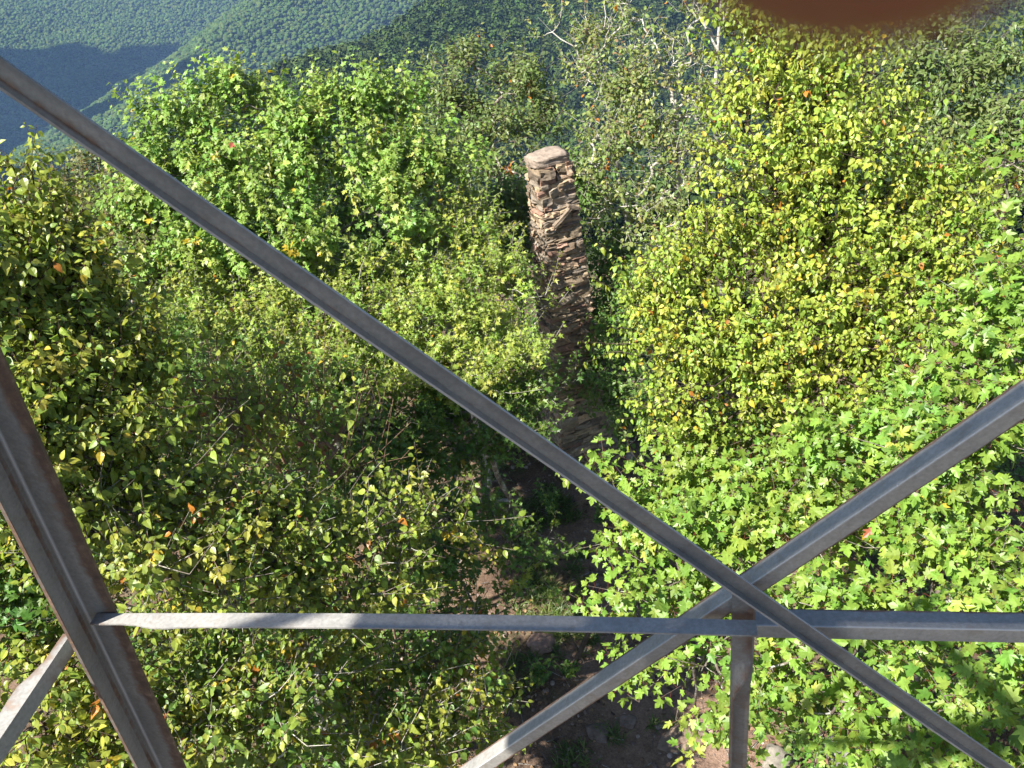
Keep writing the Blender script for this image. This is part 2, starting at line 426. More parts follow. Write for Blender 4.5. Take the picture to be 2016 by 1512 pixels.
TREES = 0; NLEAF = 0
def tree(name, label, cat, stems, lobes, pal, kind='ovate', size=0.10, lai=4.0, per=12, shoot=(0.22, 0.45), droop=0.4,
         outward=0.5, up=0.6, bark=BARK, petiole=0.3, rmin=0.0035, trunk_r=0.05, accent=(), spire=0.0, bare=0.0, lift=0.5,
         group=None, lm=None, edge=0.28, clump_n=6, clump_s=0.13, flat=0.75):
    """lobes: (px, py, dist, rx, ry) clumps of the crown where the photograph shows them; stems: trunk feet (x, y) on the ground"""
    global TREES, NLEAF
    TREES += 1
    size *= 0.84; lai *= 1.6; shoot = (shoot[0] * .9, shoot[1] * .95)
    leafarea = (0.42 if kind.startswith('maple') else 0.40) * size * size
    tips, outs, wts = [], [], []
    for L in lobes:
        px, py, dist, rx, ry = L[:5]; dens = L[5] if len(L) > 5 else 1.0
        c = at(px, py, dist); sx, sy = rx * dist / FPX, ry * dist / FPX; sz = 0.9 * (sx + sy) / 2
        nt_ = max(4, int(lai * dens * pi * sx * sy / leafarea / per))
        ns_ = max(3, int(nt_ / clump_n))
        u = nrm(rng.normal(size=(ns_, 3))); rad = rng.uniform(0, 1, ns_) ** 0.42 * (1 + edge * rng.normal(size=ns_) * 0.5)
        u = u * np.clip(rad, 0, 1.35)[:, None]
        # shoots gather into sprays (side branches), flattened for the maples
        w_ = rng.gamma(2.0, 1.0, ns_); u = u[rng.choice(ns_, nt_, p=w_ / w_.sum())]
        u = u + rng.normal(size=(nt_, 3)) * (clump_s / np.array([sx, sy, sz])) * np.array([1, flat, 1])
        rt = nrm(np.cross(ray(px, py), V(0, 0, 1))); upv = nrm(np.cross(rt, ray(px, py))); fw = ray(px, py)
        tips.append(c + u[:, 0:1] * sx * rt + u[:, 1:2] * sy * upv + u[:, 2:3] * sz * fw)
        outs.append(u)
        outs[-1] = nrm(u[:, 0:1] * rt + u[:, 1:2] * upv + u[:, 2:3] * fw)
    tips = np.concatenate(tips); outs = np.concatenate(outs)
    gz = height(tips[:, 0], tips[:, 1]); k = tips[:, 2] > gz + 0.25; tips, outs = tips[k], outs[k]
    n = len(tips)
    # skeleton: stems first, then greedy balanced spanning tree over the shoot bases
    root0 = V(stems[0][0], stems[0][1], h1(*stems[0][:2]))
    node, par, path = [], [], []
    cen = tips.mean(0); hi = np.percentile(tips[:, 2], 88)
    for si, s in enumerate(stems):
        b = V(s[0], s[1], h1(s[0], s[1]) - 0.12)
        if len(s) > 2: top = at(s[2], s[3], s[4])
        else: top = V(cen[0] * .75 + b[0] * .25, cen[1] * .75 + b[1] * .25, hi)
        m_ = 9; wob = rng.normal(0, 0.05, (m_ + 1, 3)); wob[0] = 0
        pts = [b + (top - b) * (i / m_) + V(0, 0, 0.35 * sin(pi * i / m_) * np.linalg.norm((top - b)[:2]) * 0.5) + np.cumsum(wob, 0)[i] * np.linalg.norm(top - b) / 5 for i in range(m_ + 1)]
        base = len(node)
        for i, p in enumerate(pts):
            node.append(p); par.append(base + i - 1 if i else -1); path.append(0 if not i else path[-1] + np.linalg.norm(p - pts[i - 1]))
    ns = len(node); node = np.array(node + [V(0, 0, 0)] * n); par = par + [-1] * n; path = np.array(path + [0.0] * n)
    best = np.full(n, 1e9); bp = np.zeros(n, int); done = np.zeros(n, bool)
    def upd(i):
        dlt = tips - node[i]; dist = np.linalg.norm(dlt, axis=1)
        cost = dist + 0.30 * path[i] + np.maximum(-dlt[:, 2], 0) * 0.6
        b = (cost < best) & ~done
        best[b] = cost[b]; bp[b] = i
    for i in range(ns):
        if path[i] > 0.18 * path[:ns].max(): upd(i)
    for q in range(n):
        i = int(np.argmin(np.where(done, 1e9, best)))
        j = ns + q; node[j] = tips[i]; par[j] = int(bp[i]); done[i] = True
        path[j] = path[par[j]] + np.linalg.norm(tips[i] - node[par[j]]); upd(j)
        outs_i = i
        if q == 0: order = []
        order.append(i)
    outs = outs[np.array(order)]
    cnt = np.zeros(ns + n); cnt[ns:] = 1
    for j in range(ns + n - 1, -1, -1):
        if par[j] >= 0 and par[j] < j: cnt[par[j]] += cnt[j]
    cnt = np.maximum(cnt, 1)
    rad = np.minimum(rmin * cnt ** 0.42, trunk_r)
    e = np.array([j for j in range(ns + n) if par[j] >= 0]); pa = np.array(par)[e]
    a0, a1 = node[pa], node[e]; ln = np.linalg.norm(a1 - a0, axis=1)
    sag = rng.normal(0, 0.07, (len(e), 3)) * ln[:, None] + V(0, 0, -0.04) * ln[:, None]
    sag[e < ns] = 0
    mid = (a0 + a1) / 2 + sag
    r0 = np.minimum(rad[pa], rad[e] * 1.35); r1 = rad[e]; rm = (r0 + r1) / 2
    big = r1 > 0.014
    Vs, Fs, k0 = [], [], 0
    for msk, sd in ((big, 7), (~big, 4)):
        if msk.any():
            for q0, q1, s0, s1 in ((a0, mid, r0, rm), (mid, a1, rm, r1)):
                vv, ff = tubes(q0[msk], q1[msk], s0[msk], s1[msk], sd); Vs.append(vv); Fs.append(ff + k0); k0 += len(vv)
    # shoots
    pd = nrm(tips[np.array(order)] - node[np.array(par[ns:])])
    ax = nrm(pd * 0.5 + outs * outward + V(0, 0, 1) * up + rng.normal(0, 0.35, (n, 3)))
    L = rng.uniform(*shoot, n)
    T = node[ns:]
    end = T + ax * L[:, None]
    vv, ff = tubes(T, end, np.full(n, rmin), np.full(n, rmin * 0.5), 3); Vs.append(vv); Fs.append(ff + k0); k0 += len(vv)
    # leaves along the shoots
    isb = rng.uniform(size=n) < bare
    src = np.nonzero(~isb)[0]; idx = np.repeat(src, per); m_ = len(idx)
    jj = np.tile(np.arange(per), len(src)); tt = np.clip((jj + rng.uniform(0, 1, m_)) / per, 0.05, 1.0)
    A = ax[idx]; ref = nrm(np.cross(A, V(0.3, 0.2, 0.93))); w = np.cross(A, ref)
    ph = jj * 2.4 + rng.uniform(0, 6.28, len(src)).repeat(per) + rng.normal(0, .3, m_)
    radl = ref * np.cos(ph)[:, None] + w * np.sin(ph)[:, None]
    pos = T[idx] + A * (L[idx] * tt)[:, None]
    d = nrm(A * (0.25 + 0.5 * tt[:, None] ** 3) + radl * 0.9 + V(0, 0, -1) * (droop * rng.uniform(0.4, 1.5, (m_, 1))) + rng.normal(0, .18, (m_, 3)))
    nn = V(0, 0, 1) * 0.75 + SUNV * lift + outs[idx] * 0.35 + rng.normal(0, 0.5, (m_, 3))
    tipc = rng.normal(1, 0.10, (n, 1)); warm = rng.normal(0, 0.06, (n, 1))
    col = (0.6 * pick_cols(pal, n)[idx] + 0.4 * pick_cols(pal, m_)) * tipc[idx] * rng.normal(1, 0.13, (m_, 1))
    col[:, 0:1] *= 1 + warm[idx] * 1.5
    for ac in accent:
        k = (rng.uniform(size=m_) < ac[3] * .45) | ((rng.uniform(size=n) < ac[3] * .5)[idx] & (rng.uniform(size=m_) < .6))
        col[k] = np.array(ac[:3]) * rng.uniform(0.7, 1.2, (k.sum(), 1))
    col = np.clip(col, 0.005, 0.8)
    sz = size * rng.uniform(0.45, 1.22, m_) * (1 - 0.35 * np.maximum(tt - 0.7, 0) / 0.3)
    lv, lf, lc = leaf_arrays(kind, pos, d, nn, sz, col, petiole=petiole)
    NLEAF += m_
    e_ = empty(name, label, cat, tuple(root0), group)
    def loc(o):
        o.parent = e_; o.matrix_parent_inverse = Matrix.Translation(-Vector(root0)); return o
    loc(link('trunk', raw_mesh('trunk', np.concatenate(Vs), np.concatenate(Fs), 4, smooth=True), bark))
    loc(link('crown', raw_mesh('crown', lv, lf, 3, lc), lm or LEAF))
    return e_

# palettes: (r, g, b, weight)
P_MAPLE = [(0.185, 0.31, 0.045, 4), (0.23, 0.345, 0.055, 3), (0.125, 0.24, 0.036, 2.5), (0.29, 0.37, 0.065, 1.2)]
P_MAPLE2 = [(0.225, 0.36, 0.065, 4), (0.28, 0.40, 0.085, 3), (0.15, 0.27, 0.05, 2), (0.36, 0.41, 0.10, 1)]
P_YEL = [(0.29, 0.385, 0.055, 4), (0.36, 0.435, 0.065, 3), (0.21, 0.31, 0.045, 3), (0.44, 0.455, 0.075, 1.0)]
P_FINE = [(0.255, 0.355, 0.055, 4), (0.32, 0.39, 0.07, 3), (0.17, 0.27, 0.04, 3), (0.39, 0.39, 0.08, 1)]
P_LEFT = [(0.21, 0.28, 0.04, 4), (0.29, 0.335, 0.05, 3), (0.15, 0.225, 0.035, 3), (0.37, 0.37, 0.06, 1.8)]
P_OLIVE = [(0.14, 0.20, 0.055, 4), (0.17, 0.22, 0.065, 3), (0.11, 0.165, 0.045, 3)]
P_GREY = [(0.20, 0.265, 0.07, 4), (0.25, 0.295, 0.085, 3), (0.15, 0.215, 0.058, 3), (0.26, 0.23, 0.09, .6)]
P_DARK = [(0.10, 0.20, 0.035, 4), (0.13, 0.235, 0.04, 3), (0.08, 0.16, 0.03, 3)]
P_BROWN = [(0.19, 0.15, 0.075, 4), (0.15, 0.15, 0.06, 3), (0.24, 0.15, 0.09, 2)]
ORANGE = (0.42, 0.17, 0.03); RED = (0.30, 0.085, 0.04); YELLOW = (0.50, 0.38, 0.04)

# yellow-green birch, tall, right of the chimney
tree('birch_tree', 'tall yellow green birch with drooping leaves filling the right side behind the maples', 'tree', [(3.1, 9.6)],
     [(1500, 95, 9.6, 70, 60), (1620, 120, 9.5, 120, 80), (1490, 220, 9.3, 75, 80), (1640, 260, 9.3, 130, 100), (1500, 370, 9.1, 120, 100), (1690, 400, 9.1, 120, 110), (1580, 520, 8.8, 150, 110),
      (1400, 480, 9.3, 80, 80), (1360, 600, 9.0, 120, 80), (1500, 640, 8.8, 120, 90), (1680, 590, 8.9, 120, 100), (1790, 470, 9.3, 90, 120), (1870, 380, 9.6, 60, 70),
      (1300, 680, 8.9, 70, 50), (1400, 740, 8.8, 120, 75), (1560, 740, 8.7, 110, 75), (1700, 720, 8.6, 90, 80), (1790, 640, 8.9, 70, 80), (1340, 800, 8.9, 60, 50), (1880, 520, 9.2, 70, 70)],
     P_YEL, 'ovate', 0.072, lai=2.5, edge=.45, clump_n=9, clump_s=.16, droop=0.95, up=0.35, outward=0.5, bark=BARK_DARK, accent=[(*ORANGE, 0.012), (*YELLOW, 0.04)], petiole=0.25, trunk_r=0.06)
# bright maples, right
tree('maple_tree', 'bright green maple with big lobed leaves right of the clearing, crossed by the brace joint', 'tree', [(2.7, 7.9)],
     [(1380, 910, 8.9, 90, 55), (1330, 980, 8.7, 80, 55), (1440, 970, 8.6, 80, 60), (1290, 1050, 8.5, 60, 45), (1390, 1060, 8.3, 100, 60), (1330, 1130, 8.3, 90, 50), (1225, 1190, 8.4, 50, 20, .7), (1300, 1190, 8.2, 60, 28),
      (1540, 1090, 8.2, 90, 70), (1560, 980, 8.5, 80, 55), (1640, 1010, 8.4, 70, 60), (1450, 1160, 8.1, 80, 45), (1200, 930, 8.9, 25, 16, .7), (1250, 960, 8.8, 40, 30)],
     P_MAPLE, 'maple', 0.112, lai=2.35, per=10, clump_n=13, clump_s=.17, flat=.32, edge=.4, droop=0.45, petiole=0.7, bark=BARK, accent=[(*YELLOW, 0.004)], lift=0.7)
tree('maple_tree', 'light green maple reaching in from the right edge above the right hand brace', 'tree', [(5.6, 7.6)],
     [(1950, 590, 8.4, 75, 60), (1900, 670, 8.2, 70, 55), (1985, 690, 8.0, 70, 70), (1920, 760, 8.0, 80, 50), (2010, 800, 7.8, 60, 60), (1990, 470, 8.8, 40, 60, .8), (2000, 330, 9.2, 35, 60, .8),
      (1830, 830, 8.1, 100, 55), (1730, 850, 8.2, 90, 60), (1680, 920, 8.3, 80, 50), (1800, 930, 8.0, 90, 60), (1900, 890, 7.9, 90, 60), (1980, 930, 7.7, 60, 70), (2080, 640, 8.0, 70, 120), (1760, 760, 8.5, 60, 40, .6)],
     P_MAPLE, 'maple', 0.112, lai=2.35, per=10, clump_n=13, clump_s=.17, flat=.32, edge=.4, droop=0.45, petiole=0.7, accent=[(*YELLOW, 0.004)], lift=0.7)
tree('maple_tree', 'bright green maple under the right horizontal strut in the bottom right corner', 'tree', [(4.3, 6.9)],
     [(1880, 1040, 7.9, 110, 55), (1760, 1080, 8.0, 90, 50), (1960, 1120, 7.6, 80, 60), (1840, 1160, 7.7, 110, 40), (1660, 1190, 7.9, 100, 45), (1720, 1280, 7.5, 80, 45), (1570, 1310, 7.7, 90, 60), (1640, 1370, 7.5, 90, 50), (1700, 1450, 7.2, 80, 55),
      (1900, 1290, 7.4, 60, 40, .7), (1990, 1270, 7.2, 50, 60), (1960, 1420, 6.9, 90, 80), (1840, 1470, 7.0, 90, 45), (2080, 1250, 7.3, 80, 160), (1780, 1380, 7.3, 40, 40, .6), (1950, 1540, 6.6, 120, 60)],
     P_MAPLE, 'maple', 0.110, lai=2.1, per=10, clump_n=13, clump_s=.17, flat=.32, edge=.4, droop=0.45, petiole=0.7, accent=[(*RED, 0.0015)], lift=0.7)
tree('maple_sapling', 'small green maple sapling left of the hanger post above the dirt path', 'sapling', [(1.75, 7.3)],
     [(1330, 1295, 8.3, 60, 22, .5), (1250, 1350, 8.4, 35, 30, .5), (1290, 1385, 8.3, 28, 26, .5), (1405, 1310, 8.0, 40, 32, .8), (1425, 1385, 7.8, 36, 45, .8), (1410, 1470, 7.6, 28, 30, .7), (1500, 1260, 8.0, 60, 30, .7)],
     P_MAPLE, 'maple', 0.110, lai=3.0, per=9, droop=0.5, petiole=0.7, trunk_r=0.025, lift=0.6)
# oak-like tree, far right top
tree('red_maple_tree', 'dull olive green tree in the top right corner beyond the yellow birch', 'tree', [(7.4, 13.0)],
     [(1890, 90, 14.5, 75, 55), (1960, 110, 14.3, 70, 50), (1830, 170, 14.3, 80, 60), (1930, 200, 13.9, 100, 65), (1800, 270, 13.9, 70, 55), (1890, 310, 13.5, 90, 60), (1980, 310, 13.4, 70, 80), (1860, 400, 13.2, 80, 60), (1960, 420, 13, 80, 60), (1750, 230, 14.2, 50, 50), (2050, 250, 13.6, 60, 120), (1700, 160, 14.6, 50, 50), (1920, 510, 12.6, 60, 50)],
     P_OLIVE + [(0.16, 0.22, 0.06, 3)], 'lance', 0.12, lai=3.2, droop=0.5, accent=[(*RED, 0.002)], petiole=0.2)
# left birches
tree('birch_tree', 'tall yellow green birch with broad leaves at the left edge above the rusty leg', 'tree', [(-4.5, 8.6)],
     [(28, 330, 8.6, 30, 45, .7), (45, 410, 8.5, 55, 55), (30, 500, 8.3, 70, 70), (110, 500, 8.4, 70, 60), (60, 600, 8.1, 90, 70), (170, 590, 8.3, 90, 70), (230, 680, 8.2, 80, 70), (110, 700, 7.9, 100, 70), (30, 780, 7.6, 80, 90), (160, 800, 7.7, 100, 70), (260, 790, 7.9, 70, 60),
      (-60, 600, 8, 80, 160), (80, 890, 7.4, 80, 70), (190, 900, 7.5, 80, 60), (-60, 900, 7.3, 70, 120)],
     P_LEFT, 'ovate', 0.092, lai=4.3, droop=0.75, up=0.4, bark=BARK_DARK, accent=[(*ORANGE, 0.006), (*YELLOW, 0.03)], lm=LEAF_GLOSS)
tree('birch_tree', 'many stemmed birch with green and yellowing leaves right of the rusty leg', 'tree', [(-3.6, 7.6, 330, 950, 7.6), (-3.3, 7.7, 470, 1040, 7.8), (-3.2, 7.2, 620, 1280, 7.6)],
     [(300, 920, 7.8, 80, 60), (380, 990, 7.8, 90, 60), (250, 1010, 7.5, 90, 60), (170, 1010, 7.3, 60, 70), (330, 1090, 7.5, 90, 60), (460, 1080, 7.9, 90, 60), (560, 1020, 8.2, 80, 60), (260, 1130, 7.3, 70, 50), (560, 1120, 8.0, 90, 55), (670, 1070, 8.3, 80, 60), (680, 1160, 8.1, 90, 45), (450, 1170, 7.7, 90, 40), (770, 1140, 8.4, 60, 50, .8), (790, 1010, 8.8, 50, 60, .8), (860, 1050, 9.0, 40, 50, .5)],
     P_LEFT, 'ovate', 0.088, lai=4.0, droop=0.75, up=0.4, bark=BARK, accent=[(*ORANGE, 0.012), (*YELLOW, 0.03), (*RED, 0.002)], lm=LEAF_GLOSS, edge=.5, bare=.1, shoot=(.22, .6), clump_n=8)
tree('birch_tree', 'low birch with pale stems and spotted leaves below the sunlit horizontal strut', 'tree', [(-3.0, 7.0, 640, 1300, 8.4), (-3.3, 6.9, 420, 1330, 8.1), (-2.6, 7.2, 760, 1300, 8.9)],
     [(370, 1300, 8.4, 80, 55), (480, 1280, 8.6, 90, 45), (610, 1290, 8.6, 90, 50), (740, 1290, 9.5, 90, 55), (860, 1290, 9.7, 70, 60), (930, 1340, 9.8, 50, 60, .8), (330, 1400, 8.1, 70, 60), (450, 1390, 8.2, 90, 60), (580, 1400, 8.2, 80, 50), (720, 1400, 9.1, 100, 60), (850, 1410, 9.3, 80, 70), (930, 1440, 9.4, 40, 50),
      (400, 1480, 7.8, 90, 50), (540, 1490, 7.9, 80, 45), (700, 1500, 8.6, 100, 50), (840, 1510, 8.9, 70, 50)],
     P_LEFT + P_DARK[:1], 'ovate', 0.092, lai=3.6, droop=0.7, up=0.4, bark=BARK_PALE, accent=[(*ORANGE, 0.018), (*YELLOW, 0.03), (*RED, 0.003)], lm=LEAF_GLOSS, edge=.45, trunk_r=.035, bare=.08, shoot=(.22, .55), clump_n=8)
tree('birch_tree', 'birch with yellow spotted leaves in the bottom left corner outside the leg', 'tree', [(-5.0, 7.2)],
     [(60, 1150, 8.6, 60, 50), (20, 1060, 8.6, 50, 50), (130, 1340, 8.0, 70, 50), (60, 1330, 8.1, 50, 30, .6), (190, 1400, 7.9, 60, 50), (120, 1440, 7.7, 80, 50), (220, 1490, 7.6, 70, 40), (30, 1480, 7.5, 60, 50, .5), (190, 1240, 8.3, 40, 30, .6), (-70, 1150, 8.4, 70, 150)],
     P_LEFT, 'ovate', 0.092, lai=3.6, droop=0.7, up=0.4, bark=BARK_DARK, accent=[(*ORANGE, 0.01), (*YELLOW, 0.04)], lm=LEAF_GLOSS)
tree('maple_sapling', 'dark shaded maple sapling behind the rusty leg at the left edge', 'sapling', [(-5.4, 7.8)],
     [(40, 1040, 8.5, 50, 60), (90, 1120, 8.4, 50, 60), (30, 1180, 8.3, 50, 60), (140, 1190, 8.2, 40, 40), (60, 1250, 8.2, 60, 40)],
     P_DARK, 'maple', 0.11, lai=3, per=9, droop=0.5, petiole=0.5, trunk_r=0.025)
# twiggy shrub
tree('twiggy_shrub', 'twiggy half bare shrub with reddish upright stems in front of the fine leaved maple', 'shrub', [(-2.6, 9.2, 520, 760, 9.2), (-2.3, 9.1, 620, 800, 9.0), (-2.5, 9.0, 440, 800, 9.0)],
     [(430, 800, 9.2, 70, 80), (520, 760, 9.5, 70, 80), (600, 800, 9.3, 70, 80), (660, 860, 9.2, 60, 80), (500, 880, 8.9, 80, 70), (590, 930, 8.8, 80, 60), (370, 860, 8.8, 60, 60), (340, 770, 9.1, 50, 60), (690, 960, 9.0, 50, 60)],
     P_FINE + P_LEFT, 'ovate', 0.095, lai=1.15, per=7, shoot=(0.35, 0.9), droop=0.6, up=1.0, outward=0.3, bark=BARK_RED, bare=0.35, accent=[(*ORANGE, 0.03), (*RED, 0.005), (*YELLOW, .03)], trunk_r=0.02, edge=.4)
# fine leaved maples centre left
tree('fine_leaved_maple', 'yellow green fine leaved maple in the middle, crossed by the long diagonal brace', 'tree', [(-2.6, 12.3)],
     [(420, 560, 12.8, 80, 50), (520, 550, 12.7, 80, 45), (380, 640, 12.4, 70, 55), (480, 640, 12.2, 90, 55), (590, 600, 12.4, 80, 60), (680, 590, 12.6, 70, 60), (560, 690, 11.8, 90, 55), (450, 730, 11.7, 70, 50), (660, 690, 11.9, 80, 60), (740, 650, 12.2, 70, 60), (700, 780, 11.4, 70, 50), (330, 720, 12, 50, 60), (400, 790, 11.3, 70, 50), (500, 790, 11.2, 80, 50), (600, 770, 11.3, 70, 45), (460, 860, 10.8, 70, 45), (560, 860, 10.8, 70, 45)],
     P_FINE, 'maple_small', 0.088, lai=3.6, per=12, droop=0.35, bark=BARK_PALE, accent=[(*YELLOW, 0.01), (*ORANGE, 0.003)], shoot=(.2, .5), up=.8)
tree('fine_leaved_maple', 'yellow green fine leaved maple hugging the left side of the stone chimney', 'tree', [(-0.7, 12.6)],
     [(890, 410, 13.6, 50, 45), (870, 480, 13.2, 70, 50), (940, 470, 13.3, 60, 55), (830, 560, 12.8, 70, 55), (920, 560, 12.7, 80, 60), (985, 560, 12.8, 40, 55), (790, 660, 12.2, 70, 60), (880, 650, 12.2, 80, 60), (960, 650, 12.3, 65, 60), (1062, 590, 12.3, 18, 18, .8), (820, 740, 11.8, 70, 50), (920, 740, 11.8, 80, 50), (1010, 710, 12, 50, 40)],
     P_FINE, 'maple_small', 0.088, lai=3.6, per=12, droop=0.35, bark=BARK_PALE, accent=[(*YELLOW, 0.012), (*ORANGE, 0.003)], shoot=(.2, .5), up=.8)
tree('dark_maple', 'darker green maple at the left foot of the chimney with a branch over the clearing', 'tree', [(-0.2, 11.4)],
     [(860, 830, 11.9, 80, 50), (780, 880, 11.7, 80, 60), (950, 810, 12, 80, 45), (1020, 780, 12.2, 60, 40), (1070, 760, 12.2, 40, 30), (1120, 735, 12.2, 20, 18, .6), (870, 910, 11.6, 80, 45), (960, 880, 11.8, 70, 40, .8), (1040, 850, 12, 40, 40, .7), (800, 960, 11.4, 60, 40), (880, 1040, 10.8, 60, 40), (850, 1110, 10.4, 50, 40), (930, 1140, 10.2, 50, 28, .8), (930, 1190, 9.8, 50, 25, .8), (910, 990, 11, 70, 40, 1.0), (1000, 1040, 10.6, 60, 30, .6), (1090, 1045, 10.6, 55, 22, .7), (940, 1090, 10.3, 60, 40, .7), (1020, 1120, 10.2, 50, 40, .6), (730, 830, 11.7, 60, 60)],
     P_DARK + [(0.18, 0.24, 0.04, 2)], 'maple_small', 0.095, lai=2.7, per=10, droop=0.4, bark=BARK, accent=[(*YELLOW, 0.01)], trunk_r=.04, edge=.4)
# big round maple, top left
tree('maple_tree', 'large round maple with upright leafy shoots outlined against the blue hills', 'tree', [(-2.6, 13.6)],
     [(432, 193, 13.9, 11, 45, 1.8), (466, 200, 13.8, 10, 48, 1.8), (385, 228, 13.8, 15, 46, 1.5), (345, 263, 13.8, 15, 45, 1.5), (312, 248, 13.9, 9, 34, 1.6), (495, 240, 13.7, 13, 44, 1.5), (540, 218, 13.6, 12, 56, 1.6), (592, 233, 13.5, 14, 42, 1.5), (640, 223, 13.6, 15, 40, 1.5), (690, 210, 13.6, 13, 50, 1.5), (735, 196, 13.7, 12, 46, 1.6), (775, 210, 13.6, 12, 48, 1.5), (815, 218, 13.7, 14, 40, 1.5), (262, 318, 13.7, 10, 34, 1.4), (410, 263, 13.7, 20, 30), (520, 268, 13.6, 20, 30), (610, 268, 13.5, 30, 30), (715, 248, 13.6, 30, 30), (790, 258, 13.6, 30, 30), (285, 298, 13.8, 18, 30),
      (300, 348, 13.6, 60, 40), (390, 338, 13.5, 70, 40), (480, 328, 13.4, 70, 40), (570, 328, 13.3, 70, 42), (660, 308, 13.3, 60, 38), (750, 313, 13.3, 70, 42), (830, 303, 13.5, 50, 40), (350, 418, 13.1, 80, 55), (450, 408, 13, 80, 55), (550, 408, 12.9, 70, 50), (740, 378, 13, 55, 45), (810, 368, 13.2, 55, 50), (290, 448, 13.2, 60, 50), (330, 508, 12.8, 70, 45), (430, 488, 12.7, 80, 45), (540, 488, 12.6, 80, 40), (620, 508, 12.6, 50, 35), (720, 498, 12.7, 45, 25, .8), (790, 448, 12.9, 45, 40), (900, 328, 13.6, 40, 40, .8), (225, 378, 13.6, 30, 30, .8)],
     P_MAPLE2, 'maple', 0.108, lai=3.4, per=14, shoot=(0.3, 0.6), droop=0.55, up=1.2, outward=0.35, petiole=0.4, accent=[(*YELLOW, 0.008), (0.45, 0.12, 0.09, 0.002)], edge=.2)
# oak behind
tree('oak_tree', 'grey green oak with narrow leaves just left behind the chimney top', 'tree', [(0.2, 17.2)],
     [(880, 140, 17.5, 40, 35), (940, 115, 17.6, 45, 30), (1000, 130, 17.4, 45, 35), (910, 190, 17.1, 60, 40), (990, 200, 17, 60, 45), (1040, 180, 17, 40, 45), (870, 230, 16.9, 40, 40), (950, 260, 16.6, 60, 40), (1020, 270, 16.5, 50, 40), (1080, 240, 16.7, 40, 50), (1000, 330, 16.2, 50, 50), (900, 300, 16.5, 45, 40), (1000, 420, 15.6, 50, 60)],
     P_OLIVE, 'lance', 0.13, lai=2.8, per=11, droop=0.3, up=0.7, bark=BARK, accent=[(*ORANGE, .006)])
tree('sparse_tree', 'sparse greyish tree with visible pale branches behind the chimney on its right', 'tree', [(3.2, 15.4, 1175, 90, 16.6), (3.5, 15.7, 1300, 120, 16.4)],
     [(1130, 70, 17, 50, 50, .8), (1190, 60, 16.9, 50, 50, .8), (1150, 150, 16.6, 50, 50), (1230, 150, 16.4, 60, 60), (1310, 110, 16.5, 50, 60, .8), (1360, 60, 16.8, 50, 50, .7), (1290, 200, 16.1, 60, 60), (1370, 190, 16.2, 50, 60, .8), (1180, 240, 16, 60, 50), (1240, 280, 15.7, 60, 50), (1330, 290, 15.6, 60, 50), (1180, 340, 15.5, 50, 50), (1290, 380, 15.2, 60, 60), (1370, 370, 15.3, 40, 50), (1220, 420, 15, 60, 40), (1300, 470, 14.7, 50, 40), (1400, 270, 16, 40, 60), (1240, 20, 17, 60, 40, .5)],
     P_GREY, 'ovate', 0.10, lai=1.25, per=9, droop=0.5, up=0.6, bark=BARK_PALE, accent=[(*ORANGE, 0.015), (0.25, 0.16, 0.08, .04)], bare=0.12, edge=.4, rmin=.0045, trunk_r=.08)
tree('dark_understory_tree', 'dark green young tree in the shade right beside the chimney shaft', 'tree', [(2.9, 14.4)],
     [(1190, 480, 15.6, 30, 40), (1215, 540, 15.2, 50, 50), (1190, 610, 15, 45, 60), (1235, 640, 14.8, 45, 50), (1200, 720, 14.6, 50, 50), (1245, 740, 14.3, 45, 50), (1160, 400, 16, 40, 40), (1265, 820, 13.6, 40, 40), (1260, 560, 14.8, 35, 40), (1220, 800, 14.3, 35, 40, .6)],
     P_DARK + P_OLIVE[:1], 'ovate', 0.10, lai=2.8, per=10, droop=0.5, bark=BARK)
tree('brown_leaved_tree', 'brownish small leaved tree at left between the birch and the long brace', 'tree', [(-5.9, 13.6)],
     [(120, 375, 14.8, 50, 28), (200, 390, 14.5, 55, 35), (170, 335, 15, 30, 22, .7), (260, 430, 14, 50, 40), (150, 440, 14, 70, 45), (230, 480, 13.7, 60, 45), (260, 560, 13.2, 50, 50), (90, 410, 14.5, 40, 35), (300, 540, 13, 40, 50), (200, 330, 15, 25, 18, .6)],
     P_BROWN + P_OLIVE, 'ovate', 0.08, lai=2.8, per=11, droop=0.4, up=0.7, bark=BARK, accent=[(*ORANGE, .01)])
# understorey that fills the shade between the crowns
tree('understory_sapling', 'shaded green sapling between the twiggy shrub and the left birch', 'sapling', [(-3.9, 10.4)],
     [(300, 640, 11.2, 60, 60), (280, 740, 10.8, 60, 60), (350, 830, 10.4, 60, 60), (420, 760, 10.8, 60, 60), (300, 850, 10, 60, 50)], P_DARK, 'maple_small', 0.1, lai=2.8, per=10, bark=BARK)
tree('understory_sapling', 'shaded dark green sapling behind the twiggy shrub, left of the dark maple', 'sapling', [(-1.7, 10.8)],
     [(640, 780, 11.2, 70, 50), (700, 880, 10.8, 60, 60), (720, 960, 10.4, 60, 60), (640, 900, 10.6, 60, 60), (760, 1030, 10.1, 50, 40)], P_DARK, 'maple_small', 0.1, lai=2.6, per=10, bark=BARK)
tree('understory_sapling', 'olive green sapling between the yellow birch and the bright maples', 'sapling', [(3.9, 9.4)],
     [(1500, 860, 9.6, 80, 50), (1600, 860, 9.3, 80, 50), (1420, 850, 9.7, 60, 40), (1560, 920, 9.1, 70, 40), (1330, 860, 9.9, 40, 40, .7), (1700, 800, 9.2, 60, 50)], P_YEL[:3] + P_DARK, 'ovate', 0.09, lai=2.6, per=10, droop=.7, bark=BARK_DARK, accent=[(*ORANGE, .02)])
